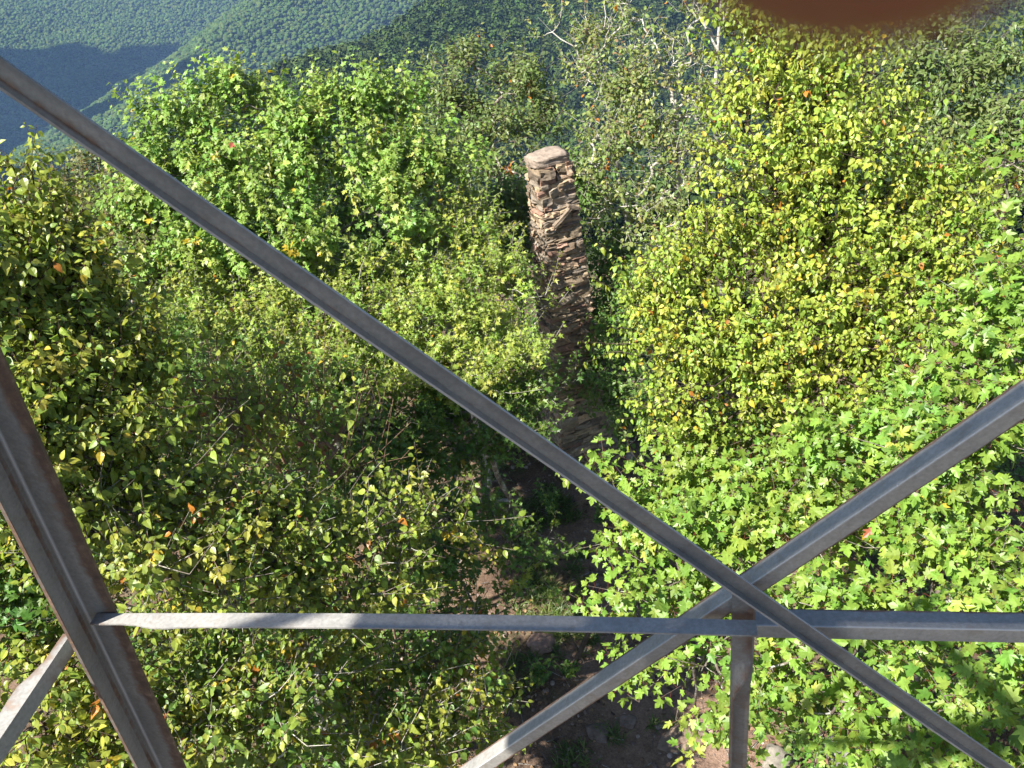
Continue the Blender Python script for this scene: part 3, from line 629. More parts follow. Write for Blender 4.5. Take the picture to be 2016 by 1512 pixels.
tree('understory_sapling', 'shaded sapling under the gap between the round maple and the fine leaved maples', 'sapling', [(-1.6, 15.0)],
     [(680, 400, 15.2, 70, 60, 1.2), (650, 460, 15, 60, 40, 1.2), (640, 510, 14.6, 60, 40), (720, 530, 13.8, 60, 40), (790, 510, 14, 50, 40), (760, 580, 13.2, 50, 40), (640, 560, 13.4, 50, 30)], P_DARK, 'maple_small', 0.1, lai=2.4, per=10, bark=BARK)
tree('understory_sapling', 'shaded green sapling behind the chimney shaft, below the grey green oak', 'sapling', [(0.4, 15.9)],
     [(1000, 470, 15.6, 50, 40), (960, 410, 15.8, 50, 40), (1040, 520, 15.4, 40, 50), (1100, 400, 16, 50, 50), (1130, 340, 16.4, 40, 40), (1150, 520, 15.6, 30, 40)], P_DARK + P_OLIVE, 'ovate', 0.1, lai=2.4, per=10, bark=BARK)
print('trees', TREES, 'leaves', NLEAF)

# ------------------------------------------------------------------ bare snag
def branch_path(mb, pts, r0, r1, sides=7):
    pts = np.array(pts, float); n = len(pts); rs = np.linspace(r0, r1, n)
    v, f = tubes(pts[:-1], pts[1:], rs[:-1], rs[1:], sides); mb.add(v, f.tolist())
root = V(4.7, 16.6, h1(4.7, 16.6))
sn = empty('dead_snag', 'bare pale dead tree rising above the foliage left of the fingertip', 'dead tree', tuple(root))
mb = MB()
tp = at(1418, -70, 18.0)
main = [root + (tp - root) * s + V(0.12 * sin(7 * s), 0.1 * cos(5 * s), 0) for s in np.linspace(0, 1, 12)]
branch_path(mb, main, 0.10, 0.02)
for s, dx, dz, L in ((0.62, -.7, .7, 1.5), (0.72, .6, .75, 1.2), (0.8, -.5, .85, 1.1), (0.86, .5, .8, .8), (0.92, -.5, .8, .6)):
    p = root + (tp - root) * s; q = [p + V(dx, rng.normal(0, .2), dz) * L * k_ + V(0, 0, .15 * k_ * k_) + rng.normal(0, .03, 3) for k_ in np.linspace(0, 1, 6)]
    branch_path(mb, q, 0.035, 0.008, 5)
    branch_path(mb, [q[3], q[3] + V(dx * .2, .1, .4) * L * .5, q[3] + V(dx * .5, .2, .6) * L * .8], 0.014, 0.005, 4)
o = mb.build('trunk', BARK_PALE, sn, True); o.matrix_parent_inverse = Matrix.Translation(-Vector(root))

# ------------------------------------------------------------------ stone chimney
def stone_template():
    import bmesh
    bm = bmesh.new(); bmesh.ops.create_cube(bm, size=2); bmesh.ops.subdivide_edges(bm, edges=bm.edges[:], cuts=2, use_grid_fill=True)
    v = np.array([p.co[:] for p in bm.verts]); f = [[q.index for q in p.verts] for p in bm.faces]; bm.free(); return v, f
ST_V, ST_F = stone_template()
def stone(mb, c, ax, ay, az_, half, col, seed, rough=0.16, rnd=0.10):
    v = ST_V.copy()
    u = v / np.maximum(np.abs(v).max(1, keepdims=True), 1e-6)
    rr_ = nrm(v) * 1.35
    w = v * (1 - rnd) + rr_ * rnd
    w = w * np.array(half)
    nz = np.stack([vnoise(v * 1.1 + seed * 7.31 + k * 19.7, 3) for k in range(3)], -1)
    w = w + nz * rough * np.array([min(half[0], .12), min(half[1], .12), half[2] * 1.3])
    P = c + w[:, 0:1] * ax + w[:, 1:2] * ay + w[:, 2:3] * az_
    mb.add(P, ST_F, np.array(col))
CH = on_z(1150, 925, 0.0); chx, chy = CH[0], CH[1] + 0.25; chz = h1(chx, chy)
CH_H = 6.0
yaw = radians(19)          # front turned a little to the right of the tower
cx_, cyv = V(cos(yaw), sin(yaw), 0), V(-sin(yaw), cos(yaw), 0)   # along front, away from the viewer
chim = empty('stone_chimney', 'tall freestanding ruined chimney of rough brown field stones in the middle of the clearing', 'chimney', (chx, chy, chz))
def half_w(z):
    return 0.245 + 0.235 * (1 - z / CH_H) + (0.06 if z < 2.1 else 0.0)
def half_d(z):
    return 0.21 + 0.16 * (1 - z / CH_H) + (0.06 if z < 2.1 else 0)
SCOL = np.array([(0.20, 0.155, 0.115), (0.25, 0.195, 0.145), (0.165, 0.13, 0.105), (0.29, 0.225, 0.16), (0.21, 0.175, 0.15), (0.31, 0.225, 0.17), (0.24, 0.15, 0.12)])
mb = MB(); z = 0.0; sd = 0
rc = np.random.default_rng(42)
base_c = V(chx, chy, chz)
while z < CH_H - 0.22:
    ch = rc.choice([rc.uniform(.035, .065), rc.uniform(.06, .13)]); hw, hd = half_w(z), half_d(z)
    off = V(*rc.normal(0, .006, 3)); off[2] = 0
    for face in range(4):
        W_ = hw if face % 2 == 0 else hd; D_ = hd if face % 2 == 0 else hw
        a_ = [cx_, cyv, -cx_, -cyv][face]; o_ = [-cyv, cx_, cyv, -cx_][face]
        if z > CH_H - 0.42 and face in (0, 2): segs = [(-W_, -W_ + 0.22), (W_ - 0.09, W_)] if face == 0 else [(-W_, 0), (0, W_)]     # the flue opening under the cap
        else:
            segs = []; x0 = -W_
            while x0 < W_ - 0.04:
                l_ = rc.uniform(0.10, 0.36); x1 = min(W_, x0 + l_)
                if W_ - x1 < 0.09: x1 = W_
                segs.append((x0, x1)); x0 = x1
        for x0, x1 in segs:
            sd += 1
            pr = rc.uniform(-0.03, 0.022); dep = 0.13
            zz = z + rc.normal(0, 0.010)
            tilt = rc.normal(0, 0.055)
            ax = nrm(a_ + V(0, 0, tilt)); azv = nrm(V(0, 0, 1) + o_ * rc.normal(-.05, .12)); ay = np.cross(azv, ax); azv = np.cross(ax, ay)
            c = base_c + off + a_ * (x0 + x1) / 2 + o_ * (D_ - dep + pr + 0.03) + V(0, 0, zz + ch / 2)
            stone(mb, c, ax, ay, azv, ((x1 - x0) / 2 * 1.03, dep, ch / 2 * rc.uniform(0.98, 1.22)), SCOL[rc.integers(0, len(SCOL))] * V(1.12, 1.10, 1.0) * rc.uniform(.6, 1.25), sd, 0.34)
    z += ch * 0.97
def rel(o, p):
    o.matrix_parent_inverse = Matrix.Translation(-Vector(p.location)); return o
rel(mb.build('shaft', STONE, chim), chim)
# mortar core, dark and set back
mb = MB()
zs = np.linspace(-0.1, CH_H - 0.55, 8)
rings = []
for zc_ in zs:
    hw, hd = half_w(max(zc_, 0)) - 0.03, half_d(max(zc_, 0)) - 0.03
    rings += [base_c + sx * hw * cx_ + sy * hd * cyv + V(0, 0, zc_) for sx, sy in ((-1, -1), (1, -1), (1, 1), (-1, 1))]
fs = [[4 * i + j, 4 * i + (j + 1) % 4, 4 * i + 4 + (j + 1) % 4, 4 * i + 4 + j] for i in range(7) for j in range(4)] + [[28, 29, 30, 31]]
mb.add(rings, fs, (0.11, 0.088, 0.065)); rel(mb.build('mortar_core', STONE, chim), chim)
mb = MB()
import bmesh
bm = bmesh.new(); bmesh.ops.create_cube(bm, size=2); bmesh.ops.subdivide_edges(bm, edges=bm.edges[:], cuts=9, use_grid_fill=True)
v = np.array([p.co[:] for p in bm.verts]); f = [[q.index for q in p.verts] for p in bm.faces]; bm.free()
pol = 1 + 0.16 * vnoise(np.c_[nrm(v[:, :2]) * 1.3, 0 * v[:, 0]], 4)[:]
w = v.copy(); rxy = np.maximum(np.linalg.norm(v[:, :2], axis=1) / np.abs(v[:, :2]).max(1).clip(1e-6), 1)
w[:, :2] = v[:, :2] * (0.80 + 0.20 / rxy)[:, None] * pol[:, None]
edge_ = np.abs(v[:, :2]).max(1)
w[:, 2] = v[:, 2] * (1 - 0.28 * edge_ ** 6) + 0.22 * vnoise(v * 1.7, 6) + 0.35 * v[:, 0] * 0.12
P = base_c + V(0, 0, CH_H - 0.12) + (w[:, 0:1] * 0.295) * cx_ + (w[:, 1:2] * 0.21) * cyv + w[:, 2:3] * V(0, 0, 0.10) - 0.03 * cx_ + 0.022 * fbm(v * 3.0, 4, 11)[:, None] * nrm(v)
mb.add(P, f, (0.25, 0.20, 0.16)); o = rel(mb.build('capstone', STONE, chim, True), chim)
tag(o, 'flat pinkish capstone')
# long slanting slab stone half way up the front face
mb = MB()
for (p, l, a_) in ((CH_H - 0.9, 0.20, 0.62), (CH_H - 0.86, 0.11, -0.5)):
    sgn = -1 if a_ > 0 else 1
    ax = nrm(cx_ * cos(a_) + V(0, 0, sin(a_))); ay = -cyv * -1; azv = np.cross(ax, ay)
    c = base_c - cyv * (half_d(p) + 0.045) + cx_ * (0.0 if a_ > 0 else 0.20) + V(0, 0, p - (0.06 if a_ > 0 else 0.0))
    stone(mb, c, ax, ay, azv, (l, 0.07, 0.022), (0.20, 0.155, 0.115), 901 + l, 0.1, 0.04)
rel(mb.build('slanted_slab', STONE, chim), chim)

# ------------------------------------------------------------------ rocks and ground cover
ICO3 = ico(4)
def rock(px, py, size, col, label, flat=0.6, name='rock', seed=0, xy=None, group=None):
    v, f = ICO3
    p = on_z(px, py, 0.0) if xy is None else V(*xy, 0)
    z = h1(p[0], p[1])
    n_ = fbm(v * 1.2 + seed * 9.1, 4, seed)
    q = v * (1 + 0.30 * n_)[:, None]
    # facet: clip against a few random planes
    rg = np.random.default_rng(seed + 50)
    for k in range(9):
        d = nrm(rg.normal(size=3)); lim = rg.uniform(0.62, 0.95); e = q @ d - lim
        q = q - np.where(e > 0, e, 0)[:, None] * d * 0.9
    q = q + (0.03 * fbm(v * 6, 3, seed + 3))[:, None] * v
    q = q * np.array([size, size * rg.uniform(.7, 1.1), size * flat])
    mb = MB(); mb.add(q, f.tolist(), np.array(col)[None] * (1 + 0.25 * fbm(v * 2.5, 3, seed + 9))[:, None])
    o = mb.build(name, STONE, None, True); o.location = (p[0], p[1], z + size * flat * 0.25); o.rotation_euler = (0, 0, rg.uniform(0, 6.28))
    tag(o, label, 'rock', group); return o
rock(1185, 898, 0.20, (0.42, 0.33, 0.30), 'pinkish pale rock lying at the right foot of the chimney', 0.7, seed=1)
rock(1240, 902, 0.13, (0.45, 0.35, 0.28), 'small tan rock lying a step right of the chimney foot', 0.7, seed=2)
rock(1150, 945, 0.16, (0.2, 0.14, 0.12), 'dark reddish rock at the front of the chimney foot', 0.6, seed=3)
rock(1345, 1455, 0.34, (0.20, 0.145, 0.105), 'broad worn rock outcrop in the dirt beside the hanger post', 0.22, seed=4)
rock(1655, 1490, 0.26, (0.19, 0.18, 0.165), 'grey boulder under the bottom right maple', 0.9, seed=5)
rock(1530, 1500, 0.22, (0.20, 0.18, 0.15), 'pale boulder right of the hanger post near the bottom edge', 0.7, seed=6)
rock(1065, 1275, 0.20, (0.26, 0.17, 0.13), 'reddish rock showing through dappled shade below the strut', 0.45, seed=7)
rock(1235, 1420, 0.12, (0.17, 0.125, 0.10), 'flat brown stone set in the shaded dirt path', 0.4, seed=8)
rock(1180, 1440, 0.17, (0.15, 0.11, 0.09), 'dark slab stone in the shaded dirt left of the path', 0.3, seed=9)
rock(960, 985, 0.22, (0.30, 0.24, 0.20), 'flat pale slab in the shade under the dark maple', 0.3, seed=10)
rock(1380, 1430, 0.18, (0.28, 0.2, 0.16), 'rounded brown rock half buried in sunlit dirt', 0.5, seed=11)

# fallen leaves, pebbles and grass tufts: uncountable cover
def scatter(n, regions):
    out = []
    for (x0, y0, x1, y1, w_) in regions:
        k = int(n * w_); out.append(np.c_[rng.uniform(x0, x1, k), rng.uniform(y0, y1, k)])
    return np.concatenate(out)
p = scatter(1, [(-6, 5, 7, 14.5, 15000)]); p = p[rng.uniform(size=len(p)) < np.clip(0.55 + 0.8 * fbm2(p[:, 0], p[:, 1], 1.4, 3, 70), 0.05, 1)]
z = height(p[:, 0], p[:, 1]); k = len(p); pos = np.c_[p, z + 0.012]
th = rng.uniform(0, 6.28, k); d = np.c_[np.cos(th), np.sin(th), rng.normal(.05, .15, k)]
lv, lf, lc = leaf_arrays('ovate', pos, d, np.c_[rng.normal(0, .3, (k, 2)), np.ones(k)], rng.uniform(.035, .085, k),
    pick_cols([(0.17, 0.10, 0.06, 5), (0.24, 0.15, 0.08, 3), (0.10, 0.06, 0.04, 3), (0.33, 0.21, 0.11, 1.2), (0.40, 0.20, 0.05, .35)], k) * rng.uniform(.6, 1.3, (k, 1)), fold=.1, curl=-.2)
tag(link('fallen_leaves', raw_mesh('fallen_leaves', lv, lf, 3, lc), LITTER), 'brown fallen leaves strewn over the dirt of the clearing', 'leaf litter', kind='stuff')
p = scatter(1, [(-4, 5, 6, 14.5, 2600)]); v, f = ico(2); k = len(p); s = rng.gamma(1.5, .009, k) + .006
z = height(p[:, 0], p[:, 1])
q = v[None] * (1 + .3 * rng.normal(size=(k, 1, 3)).clip(-1, 1)) * s[:, None, None] * np.array([1, 1, .6]) + .25 * s[:, None, None] * rng.normal(size=(k, len(v), 3)) * .35
q = q + np.c_[p, z + .2 * s][:, None]
cc = np.repeat(pick_cols([(0.22, .16, .13, 3), (.30, .24, .2, 2), (.16, .12, .1, 2), (.36, .29, .25, 1)], k), len(v), 0)
tag(link('pebbles', raw_mesh('pebbles', q.reshape(-1, 3), (f[None] + (np.arange(k) * len(v))[:, None, None]).reshape(-1), 3, cc), STONE), 'small stones scattered in the dirt', 'pebbles', kind='stuff')
k = 420; p = scatter(1, [(-3, 5.5, 4, 14, k)]); th = rng.uniform(0, 6.28, k); L_ = rng.uniform(.08, .45, k)[:, None]
a3 = np.c_[p, height(p[:, 0], p[:, 1]) + .012]; q2 = p + np.c_[np.cos(th), np.sin(th)] * L_; b3 = np.c_[q2, height(q2[:, 0], q2[:, 1]) + .03]
vv, ff = tubes(a3, b3, rng.uniform(.004, .011, k), np.full(k, .003), 5)
tag(link('twigs', raw_mesh('twigs', vv, ff, 4), BARK), 'short dead twigs strewn over the dirt', 'twigs', kind='stuff')
# grass: tufts of narrow blades where the soil is green
p = scatter(1, [(-.3, 8.6, 3.2, 12.2, 420), (-5, 7, 7, 15, 500), (-.6, 6.8, .2, 8.2, 40)])
p = p[fbm2(p[:, 0], p[:, 1], 1.1, 3, 40) > 0.12]; k = len(p); B = 16
B = 26; idx = np.repeat(np.arange(k), B); m_ = len(idx); th = rng.uniform(0, 6.28, m_); le = rng.uniform(.5, 1.2, m_)
pos = np.c_[p[idx] + rng.normal(0, .05, (m_, 2)), np.zeros(m_)]; pos[:, 2] = height(pos[:, 0], pos[:, 1]) - .01
d = np.c_[np.cos(th) * .7, np.sin(th) * .7, rng.uniform(.5, 1.3, m_)]
lv, lf, lc = leaf_arrays('blade', pos, d, np.c_[np.cos(th), np.sin(th), -0.3 + 0 * th] * -1, le * .17, pick_cols([(.10, .16, .03, 3), (.16, .20, .05, 2), (.07, .11, .025, 2)], m_), fold=.1, curl=.7)
c_ = pos[np.repeat(np.arange(m_), len(TPL['blade'][0]))]
tag(link('grass', raw_mesh('grass', lv, lf, 3, lc), LEAF), 'thin green grass and weeds tufting the shaded clearing', 'grass', kind='stuff')

# low leafy cover under the trees
p = scatter(1, [(-9, 5.5, -1.6, 13.5, 1500), (-8, 12.5, 4, 19, 1300), (2.6, 5, 9, 12, 700), (2, 10, 8, 17, 700), (-17, 5, -8, 22, 1800), (-8, 18, 10, 24, 900)])
p = p[fbm2(p[:, 0], p[:, 1], 1.6, 2, 90) > -0.35]; k = len(p); B = 14; idx = np.repeat(np.arange(k), B); m_ = len(idx)
hh = rng.gamma(3., .14, k); th = rng.uniform(0, 6.28, m_); r_ = rng.uniform(0, .28, m_)
pos = np.c_[p[idx] + np.c_[np.cos(th), np.sin(th)] * r_[:, None], np.zeros(m_)]
pos[:, 2] = height(pos[:, 0], pos[:, 1]) + .05 + hh[idx] * rng.uniform(.3, 1, m_)
lv, lf, lc = leaf_arrays('ovate', pos, np.c_[np.cos(th), np.sin(th), rng.normal(-.2, .3, m_)], np.c_[rng.normal(0, .3, (m_, 2)), np.ones(m_)], rng.uniform(.05, .10, m_),
    pick_cols(P_DARK + [(.15, .19, .04, 2)], m_) * rng.normal(1, .15, (m_, 1)).clip(.6, 1.4))
vv, ff = tubes(np.c_[p, height(p[:, 0], p[:, 1]) - .03], np.c_[p + rng.normal(0, .05, (k, 2)), height(p[:, 0], p[:, 1]) + hh], np.full(k, .005), np.full(k, .003), 3)
f3 = np.concatenate([ff[:, :3], ff[:, [0, 2, 3]]]) + len(lv)
tag(link('undergrowth', raw_mesh('undergrowth', np.concatenate([lv, vv]), np.concatenate([lf, f3]), 3, np.concatenate([lc, np.full((len(vv), 3), .08)])), LEAF), 'low green leafy undergrowth covering the ground beneath the trees', 'undergrowth', kind='stuff')

def plant(name, label, cat, base, n, hgt, size, pal, kind='ovate', spread=0.5, flower=None):
    b = V(*base); e_ = empty(name, label, cat, tuple(b)); st = MB(); pos, dd, cl, ss = [], [], [], []
    fp, fc = [], []
    for i in range(n):
        th = rng.uniform(0, 6.28); lean = rng.uniform(0, spread); L = hgt * rng.uniform(.6, 1.1)
        e1 = b + V(cos(th) * lean * L, sin(th) * lean * L, L)
        branch_path(st, [b + rng.normal(0, .02, 3) * [1, 1, 0], (b + e1) / 2 + rng.normal(0, .02, 3), e1], .006, .003, 4)
        m_ = int(L / size * 4.5)
        for j in range(m_):
            s = rng.uniform(.15, 1); a = j * 2.4
            pos.append(b + (e1 - b) * s); dd.append(V(cos(a), sin(a), rng.uniform(-.4, .4))); ss.append(size * rng.uniform(.6, 1.1))
        if flower is not None:
            fp, fc = [], []
            for j in range(50):
                s = rng.uniform(.78, 1.04); fp.append(b + (e1 - b) * s + rng.normal(0, .012, 3) * (1.3 - s)); fc.append(np.array(flower) * rng.uniform(.7, 1.1))
            k = len(fp)
            lv, lf, lc = leaf_arrays('lance', np.array(fp), rng.normal(size=(k, 3)), rng.normal(size=(k, 3)), np.full(k, .028), np.array(fc))
            rel(link('flower', raw_mesh('flower', lv, lf, 3, lc), LITTER, e_), e_)
    pos, dd, ss = np.array(pos), np.array(dd), np.array(ss); k = len(pos)
    lv, lf, lc = leaf_arrays(kind, pos, dd, V(0, 0, 1) + SUNV * .4 + rng.normal(0, .35, (k, 3)), ss, pick_cols(pal, k) * rng.normal(1, .14, (k, 1)), petiole=.2)
    rel(st.build('stem', BARK_RED, e_), e_)
    rel(link('foliage', raw_mesh('foliage', lv, lf, 3, lc), LEAF, e_), e_)
    return e_
zt = 2.1
plant('chimney_shrub', 'grey green leafy shrub growing out of the stones on the chimney shoulder', 'shrub', base_c - cyv * (half_d(zt) + .06) + cx_ * .12 + V(0, 0, zt + .0), 16, .34, .07, P_GREY + P_OLIVE, spread=1.1)
plant('goldenrod', 'yellow flowering goldenrod beside the pale rock at the chimney foot', 'plant', on_z(1210, 880, 0), 12, .55, .07, P_FINE, 'lance', .4, (0.62, 0.46, 0.03))
for i, (px, py, h_, lb) in enumerate(((1085, 1010, .5, 'small green weed in the shade in front of the chimney'), (1180, 1030, .4, 'low green weed on the shaded lawn right of the branch'), (1060, 1340, .35, 'low dark green weed patch left of the dirt path'), (990, 1370, .4, 'dark green weed at the edge of the low birch'), (1255, 860, .7, 'tall leafy weed between the chimney and the bright maple'),
        (1560, 1470, .35, 'yellowish fern by the pale boulder under the maple'), (1820, 1310, .45, 'shaded green weed on the dark ground under the corner maple'), (1120, 1330, .3, 'sparse green sprig by the leaning dead stem'))):
    plant('weed', lb, 'plant', on_z(px, py, 0), 14, h_, .08, P_DARK + P_FINE[:1], 'lance' if i % 2 else 'ovate', .8)
# leaning dead stem in the clearing
mb = MB(); b0 = on_z(1120, 1330, 0.0); b0[2] = h1(b0[0], b0[1]); e0 = at(1165, 1232, np.linalg.norm(b0 - CAM) - .55)
branch_path(mb, [b0, b0 * .6 + e0 * .4 + V(.03, 0, .02), e0], .05, .03, 7); branch_path(mb, [b0 * .6 + e0 * .4 + V(.03, 0, .02), b0 * .3 + e0 * .7 + V(-.2, .1, .1)], .02, .008, 5)
tag(mb.build('dead_sapling', BARK_DARK, None, True), 'thin dark dead sapling leaning over the dirt below the strut', 'dead sapling')
mb = MB(); b0 = on_z(1010, 985, .05); b1 = on_z(890, 1000, .12)
branch_path(mb, [b0, (b0 + b1) / 2 + V(0, .05, .05), b1], .035, .02, 6); branch_path(mb, [(b0 + b1) / 2 + V(0, .05, .05), (b0 + b1) / 2 + V(.15, .5, .15)], .015, .006, 5)
tag(mb.build('fallen_branch', BARK_PALE, None, True), 'pale fallen branch lying in the shade under the dark maple', 'branch')

# ------------------------------------------------------------------ steel fire tower
PSI = radians(-12); BAT = radians(6)
P0 = at(1463, 1235, 2.6)
hv = V(cos(PSI), sin(PSI), 0)                 # along the face, to the right
out_h = V(-hv[1], hv[0], 0)                   # outward, horizontal
fn = out_h * cos(BAT) + V(0, 0, 1) * sin(BAT) # outward normal of the battered face
fu = np.cross(fn, hv) * -1
if fu[2] < 0: fu = -fu                        # up along the face
def fp(px, py, dz=0.0):
    d = ray(px, py); t_ = ((P0 - CAM) @ fn + dz) / (d @ fn); return CAM + d * t_
tower = empty('fire_tower', 'weathered galvanised steel lookout tower whose leg and cross braces frame the view', 'tower', (P0[0], P0[1], 0))
def rfun(r_, u): return r_(u) if callable(r_) else r_[0] + (r_[1] - r_[0]) * u ** 2
def beam(name, p0, p1, A, B, wa, wb, th=0.007, mat_=STEEL, flat0=0, flat1=0, ra=(0.0, 0.55), rb=(0.0, 0.55), bolts=(), wav=0.0, lab=None, neck=None, rust0=0.0, rust1=0.0, bow=0.0):
    """steel angle: corner line p0-p1, flanges along A and B; flat*: metres of flange B folded flat into A at that end"""
    p0, p1 = np.array(p0), np.array(p1); ax = nrm(p1 - p0); L = np.linalg.norm(p1 - p0)
    A = nrm(A - ax * (A @ ax)); B = nrm(B - ax * (B @ ax))
    st = sorted(set(np.round(np.concatenate([np.linspace(0, L, max(12, int(L / .05))), np.linspace(0, flat0 * 1.6, 8) if flat0 else [0.], L - np.linspace(0, flat1 * 1.6, 8) if flat1 else [L]]), 4)))
    secs, rus = [], []
    nf = 8
    for s in st:
        k = 1.0
        if flat0: k = min(k, np.clip((s - flat0) / (0.6 * flat0), 0, 1))
        if flat1: k = min(k, np.clip((L - s - flat1) / (0.6 * flat1), 0, 1))
        k = k * k * (3 - 2 * k)
        wak = wa
        if neck: wak = wa * (neck[1] + (1 - neck[1]) * np.clip((s - neck[0]) / .07, 0, 1) + .12 * np.exp(-((s - neck[0] - .11) / .05) ** 2))
        re_ = rust0 * np.exp(-s / .25) + rust1 * np.exp(-(L - s) / .15)
        Bk = nrm(B * k + A * (1 - k) + B * 1e-3); wbk = wb * k + wa * .9 * (1 - k)
        c = p0 + ax * s + A * wav * sin(s * 2.1) + B * wav * .6 * sin(s * 1.7 + 1) - B * bow * sin(pi * s / L)
        # outline: outer corner, along B outer, B tip, inner, inner corner, A inner, A tip, A outer
        q = []; r_ = []
        for i in range(nf + 1):
            u = i / nf; q.append(c + B * 0 + Bk * wbk * u); r_.append(rfun(rb, u))
        for i in range(nf, -1, -1):
            u = i / nf; q.append(c + A * th + Bk * (th + (wbk - th) * u)); r_.append(rfun(rb, u))
        for i in range(1, nf + 1):
            u = i / nf; q.append(c + Bk * th * (1 if k > .2 else .9) + A * (th + (wak - th) * u)); r_.append(rfun(ra, u))
        for i in range(nf, 0, -1):
            u = i / nf; q.append(c + A * wak * u); r_.append(rfun(ra, u))
        secs.append(q); rus.append([x + re_ for x in r_])
    m_ = len(secs[0]); n = len(secs)
    F = [[i * m_ + j, i * m_ + (j + 1) % m_, (i + 1) * m_ + (j + 1) % m_, (i + 1) * m_ + j] for i in range(n - 1) for j in range(m_)]
    F += [list(range(m_))[::-1], [(n - 1) * m_ + j for j in range(m_)]]
    mb = MB(); mb.add(np.concatenate(secs), F, None, np.concatenate(rus))
    o = rel(mb.build(name, mat_, tower), tower)
    if lab: tag(o, lab)
    for (s, off, nrm_, rad_) in bolts:
        c = p0 + ax * s + off; bolt(c, nrm_, rad_, o)
    return o
def bolt(c, n_, r_, parent):
    n_ = nrm(n_); ref = nrm(np.cross(n_, V(.31, .5, .8))); w = np.cross(n_, ref); vs = []; 
    prof = [(1.35, 0), (1.35, .18), (1.0, .2), (1.0, .62), (.78, .74), (0.0, .76)]
    for (rad_, h_) in prof[:-1]:
        for k in range(6): a = k * pi / 3; vs.append(c + n_ * h_ * r_ * 1.1 + (ref * cos(a) + w * sin(a)) * rad_ * r_)
    F = [[i * 6 + k, i * 6 + (k + 1) % 6, i * 6 + 6 + (k + 1) % 6, i * 6 + 6 + k] for i in range(4) for k in range(6)] + [[24 + k for k in range(6)]]
    mb = MB(); mb.add(vs, F, None, .5)
    o = mb.build('bolt', STEEL_RUST, parent); o.matrix_parent_inverse = parent.matrix_parent_inverse.copy()
    return o
# leg: inner corner seen from inside the tower
LJ = fp(196, 1222)
leg_t, leg_b = fp(-30, 725), fp(335, 1512)
ldir = nrm(leg_b - leg_t)
q0, q1 = LJ - ldir * 2.2, LJ + ldir * 2.4
# centre of corner in picture runs a little left of the middle of the leg
lc0, lc1 = fp(70, 1000), fp(271, 1417); ldir = nrm(lc1 - lc0)
q0, q1 = lc0 - ldir * 2.0, lc1 + ldir * 7.2; sj = 2.0 + np.linalg.norm(fp(178, 1222) - lc0)
beam('leg', q0, q1, hv, -out_h, (.108), .104, .011, STEEL_RUST, ra=lambda u: -.75 if u == 0 else -.1 + 1.15 * u ** 1.5, rb=lambda u: -.75 if u == 0 else -.25 + 1.05 * np.exp(-((u - .32) / .13) ** 2) + .9 * max(0, u - .9) * 10, wav=.0,
     bolts=[(sj, hv * .042 - out_h * 0.022, -out_h, .020), (sj + .04, -out_h * .05 + hv * .012, hv, .020)])
# long diagonal brace from the upper left (in front)
d1 = [fp(-140, 40, -.05), fp(1452, 1152, -.05), fp(2330, 1760, -.05)]
ddir = nrm(d1[2] - d1[0]); dn = nrm(np.cross(ddir, fn)); dn = dn if dn[2] > 0 else -dn
beam('diagonal_brace', d1[0] - dn * .018, d1[2] - dn * .018, dn, -out_h, (.044), .026, .006, STEEL_DULL, ra=lambda u: .5 - .55 * u if u < .9 else -.45, rb=lambda u: .6 - .7 * u if u < .9 else -.4, wav=.002, rust0=.4)
# crossing brace from the right (behind)
d2 = [fp(2330, 585, .03), fp(560, 1770, .03) + (fp(560, 1770, .03) - fp(940, 1512, .03)) * .36]
ddir2 = nrm(d2[1] - d2[0]); dn2 = nrm(np.cross(ddir2, fn)); dn2 = dn2 if dn2[2] > 0 else -dn2
beam('diagonal_brace', d2[0] + dn2 * .008, d2[1] + dn2 * .008, -dn2, out_h, .045, .060, .006, STEEL, ra=lambda u: -.6 if u == 0 else -.12 + 1.1 * u ** 4, rb=lambda u: -.6 if u == 0 else -.12 + 1.4 * u ** 5, wav=.002)
# left strut
s0, s1 = fp(190, 1207, -.016), fp(1488, 1222, -.016)
beam('horizontal_strut', s0 - out_h * .0 + V(0, 0, .0), s1, -out_h, V(0, 0, -1), .052, .04, .006, STEEL, bow=.014, flat0=0, ra=(.02, .12), rb=(.1, .5), wav=.0015, neck=(.13, .8), rust0=.6, rust1=.5, lab='strut half bright in the sun',
     bolts=[(.05, -out_h * .02 + V(0, 0, .002), V(0, 0, 1), .02), (np.linalg.norm(s1 - s0) - .05, -out_h * .03 + V(0, 0, .002), V(0, 0, 1), .013)])
# right strut
s2, s3 = fp(1486, 1232, .01), fp(2420, 1248, .01)
beam('horizontal_strut', s2, s3, V(0, 0, -1), out_h, .048, .062, .006, STEEL, ra=lambda u: -.6 if u == 0 else -.1 + .15 * u, rb=lambda u: -.6 if u == 0 else -.1 + 1.1 * u ** 4, wav=.001)
# hanger post
hb = fp(1463, 1150, .015) - fu * 3.4; ht = fp(1463, 1150, .015)
beam('hanger_post', ht - hv * .028, hb - hv * .028, hv, -out_h, .058, .04, .006, STEEL_RUST, flat0=.32, ra=(.38, .45), rb=(.4, .6))
lw = LJ - (LJ - P0) @ fu * fu - fu * 3.3
beam('horizontal_strut', lw - hv * .35, lw + hv * 4.6, -out_h, V(0, 0, -1), .052, .04, .006, STEEL, ra=(.02, .12), rb=(.1, .5))
# strut of the left face, coming towards the viewer from the leg
lf0 = fp(150, 1248) - hv * .02; lf1 = lf0 - out_h * 2.6
beam('horizontal_strut', lf0, lf1, hv * -1, V(0, 0, -1), .055, .06, .006, STEEL, ra=(.25, .45), rb=(.1, .4), neck=(.12, .5), rust0=.5)
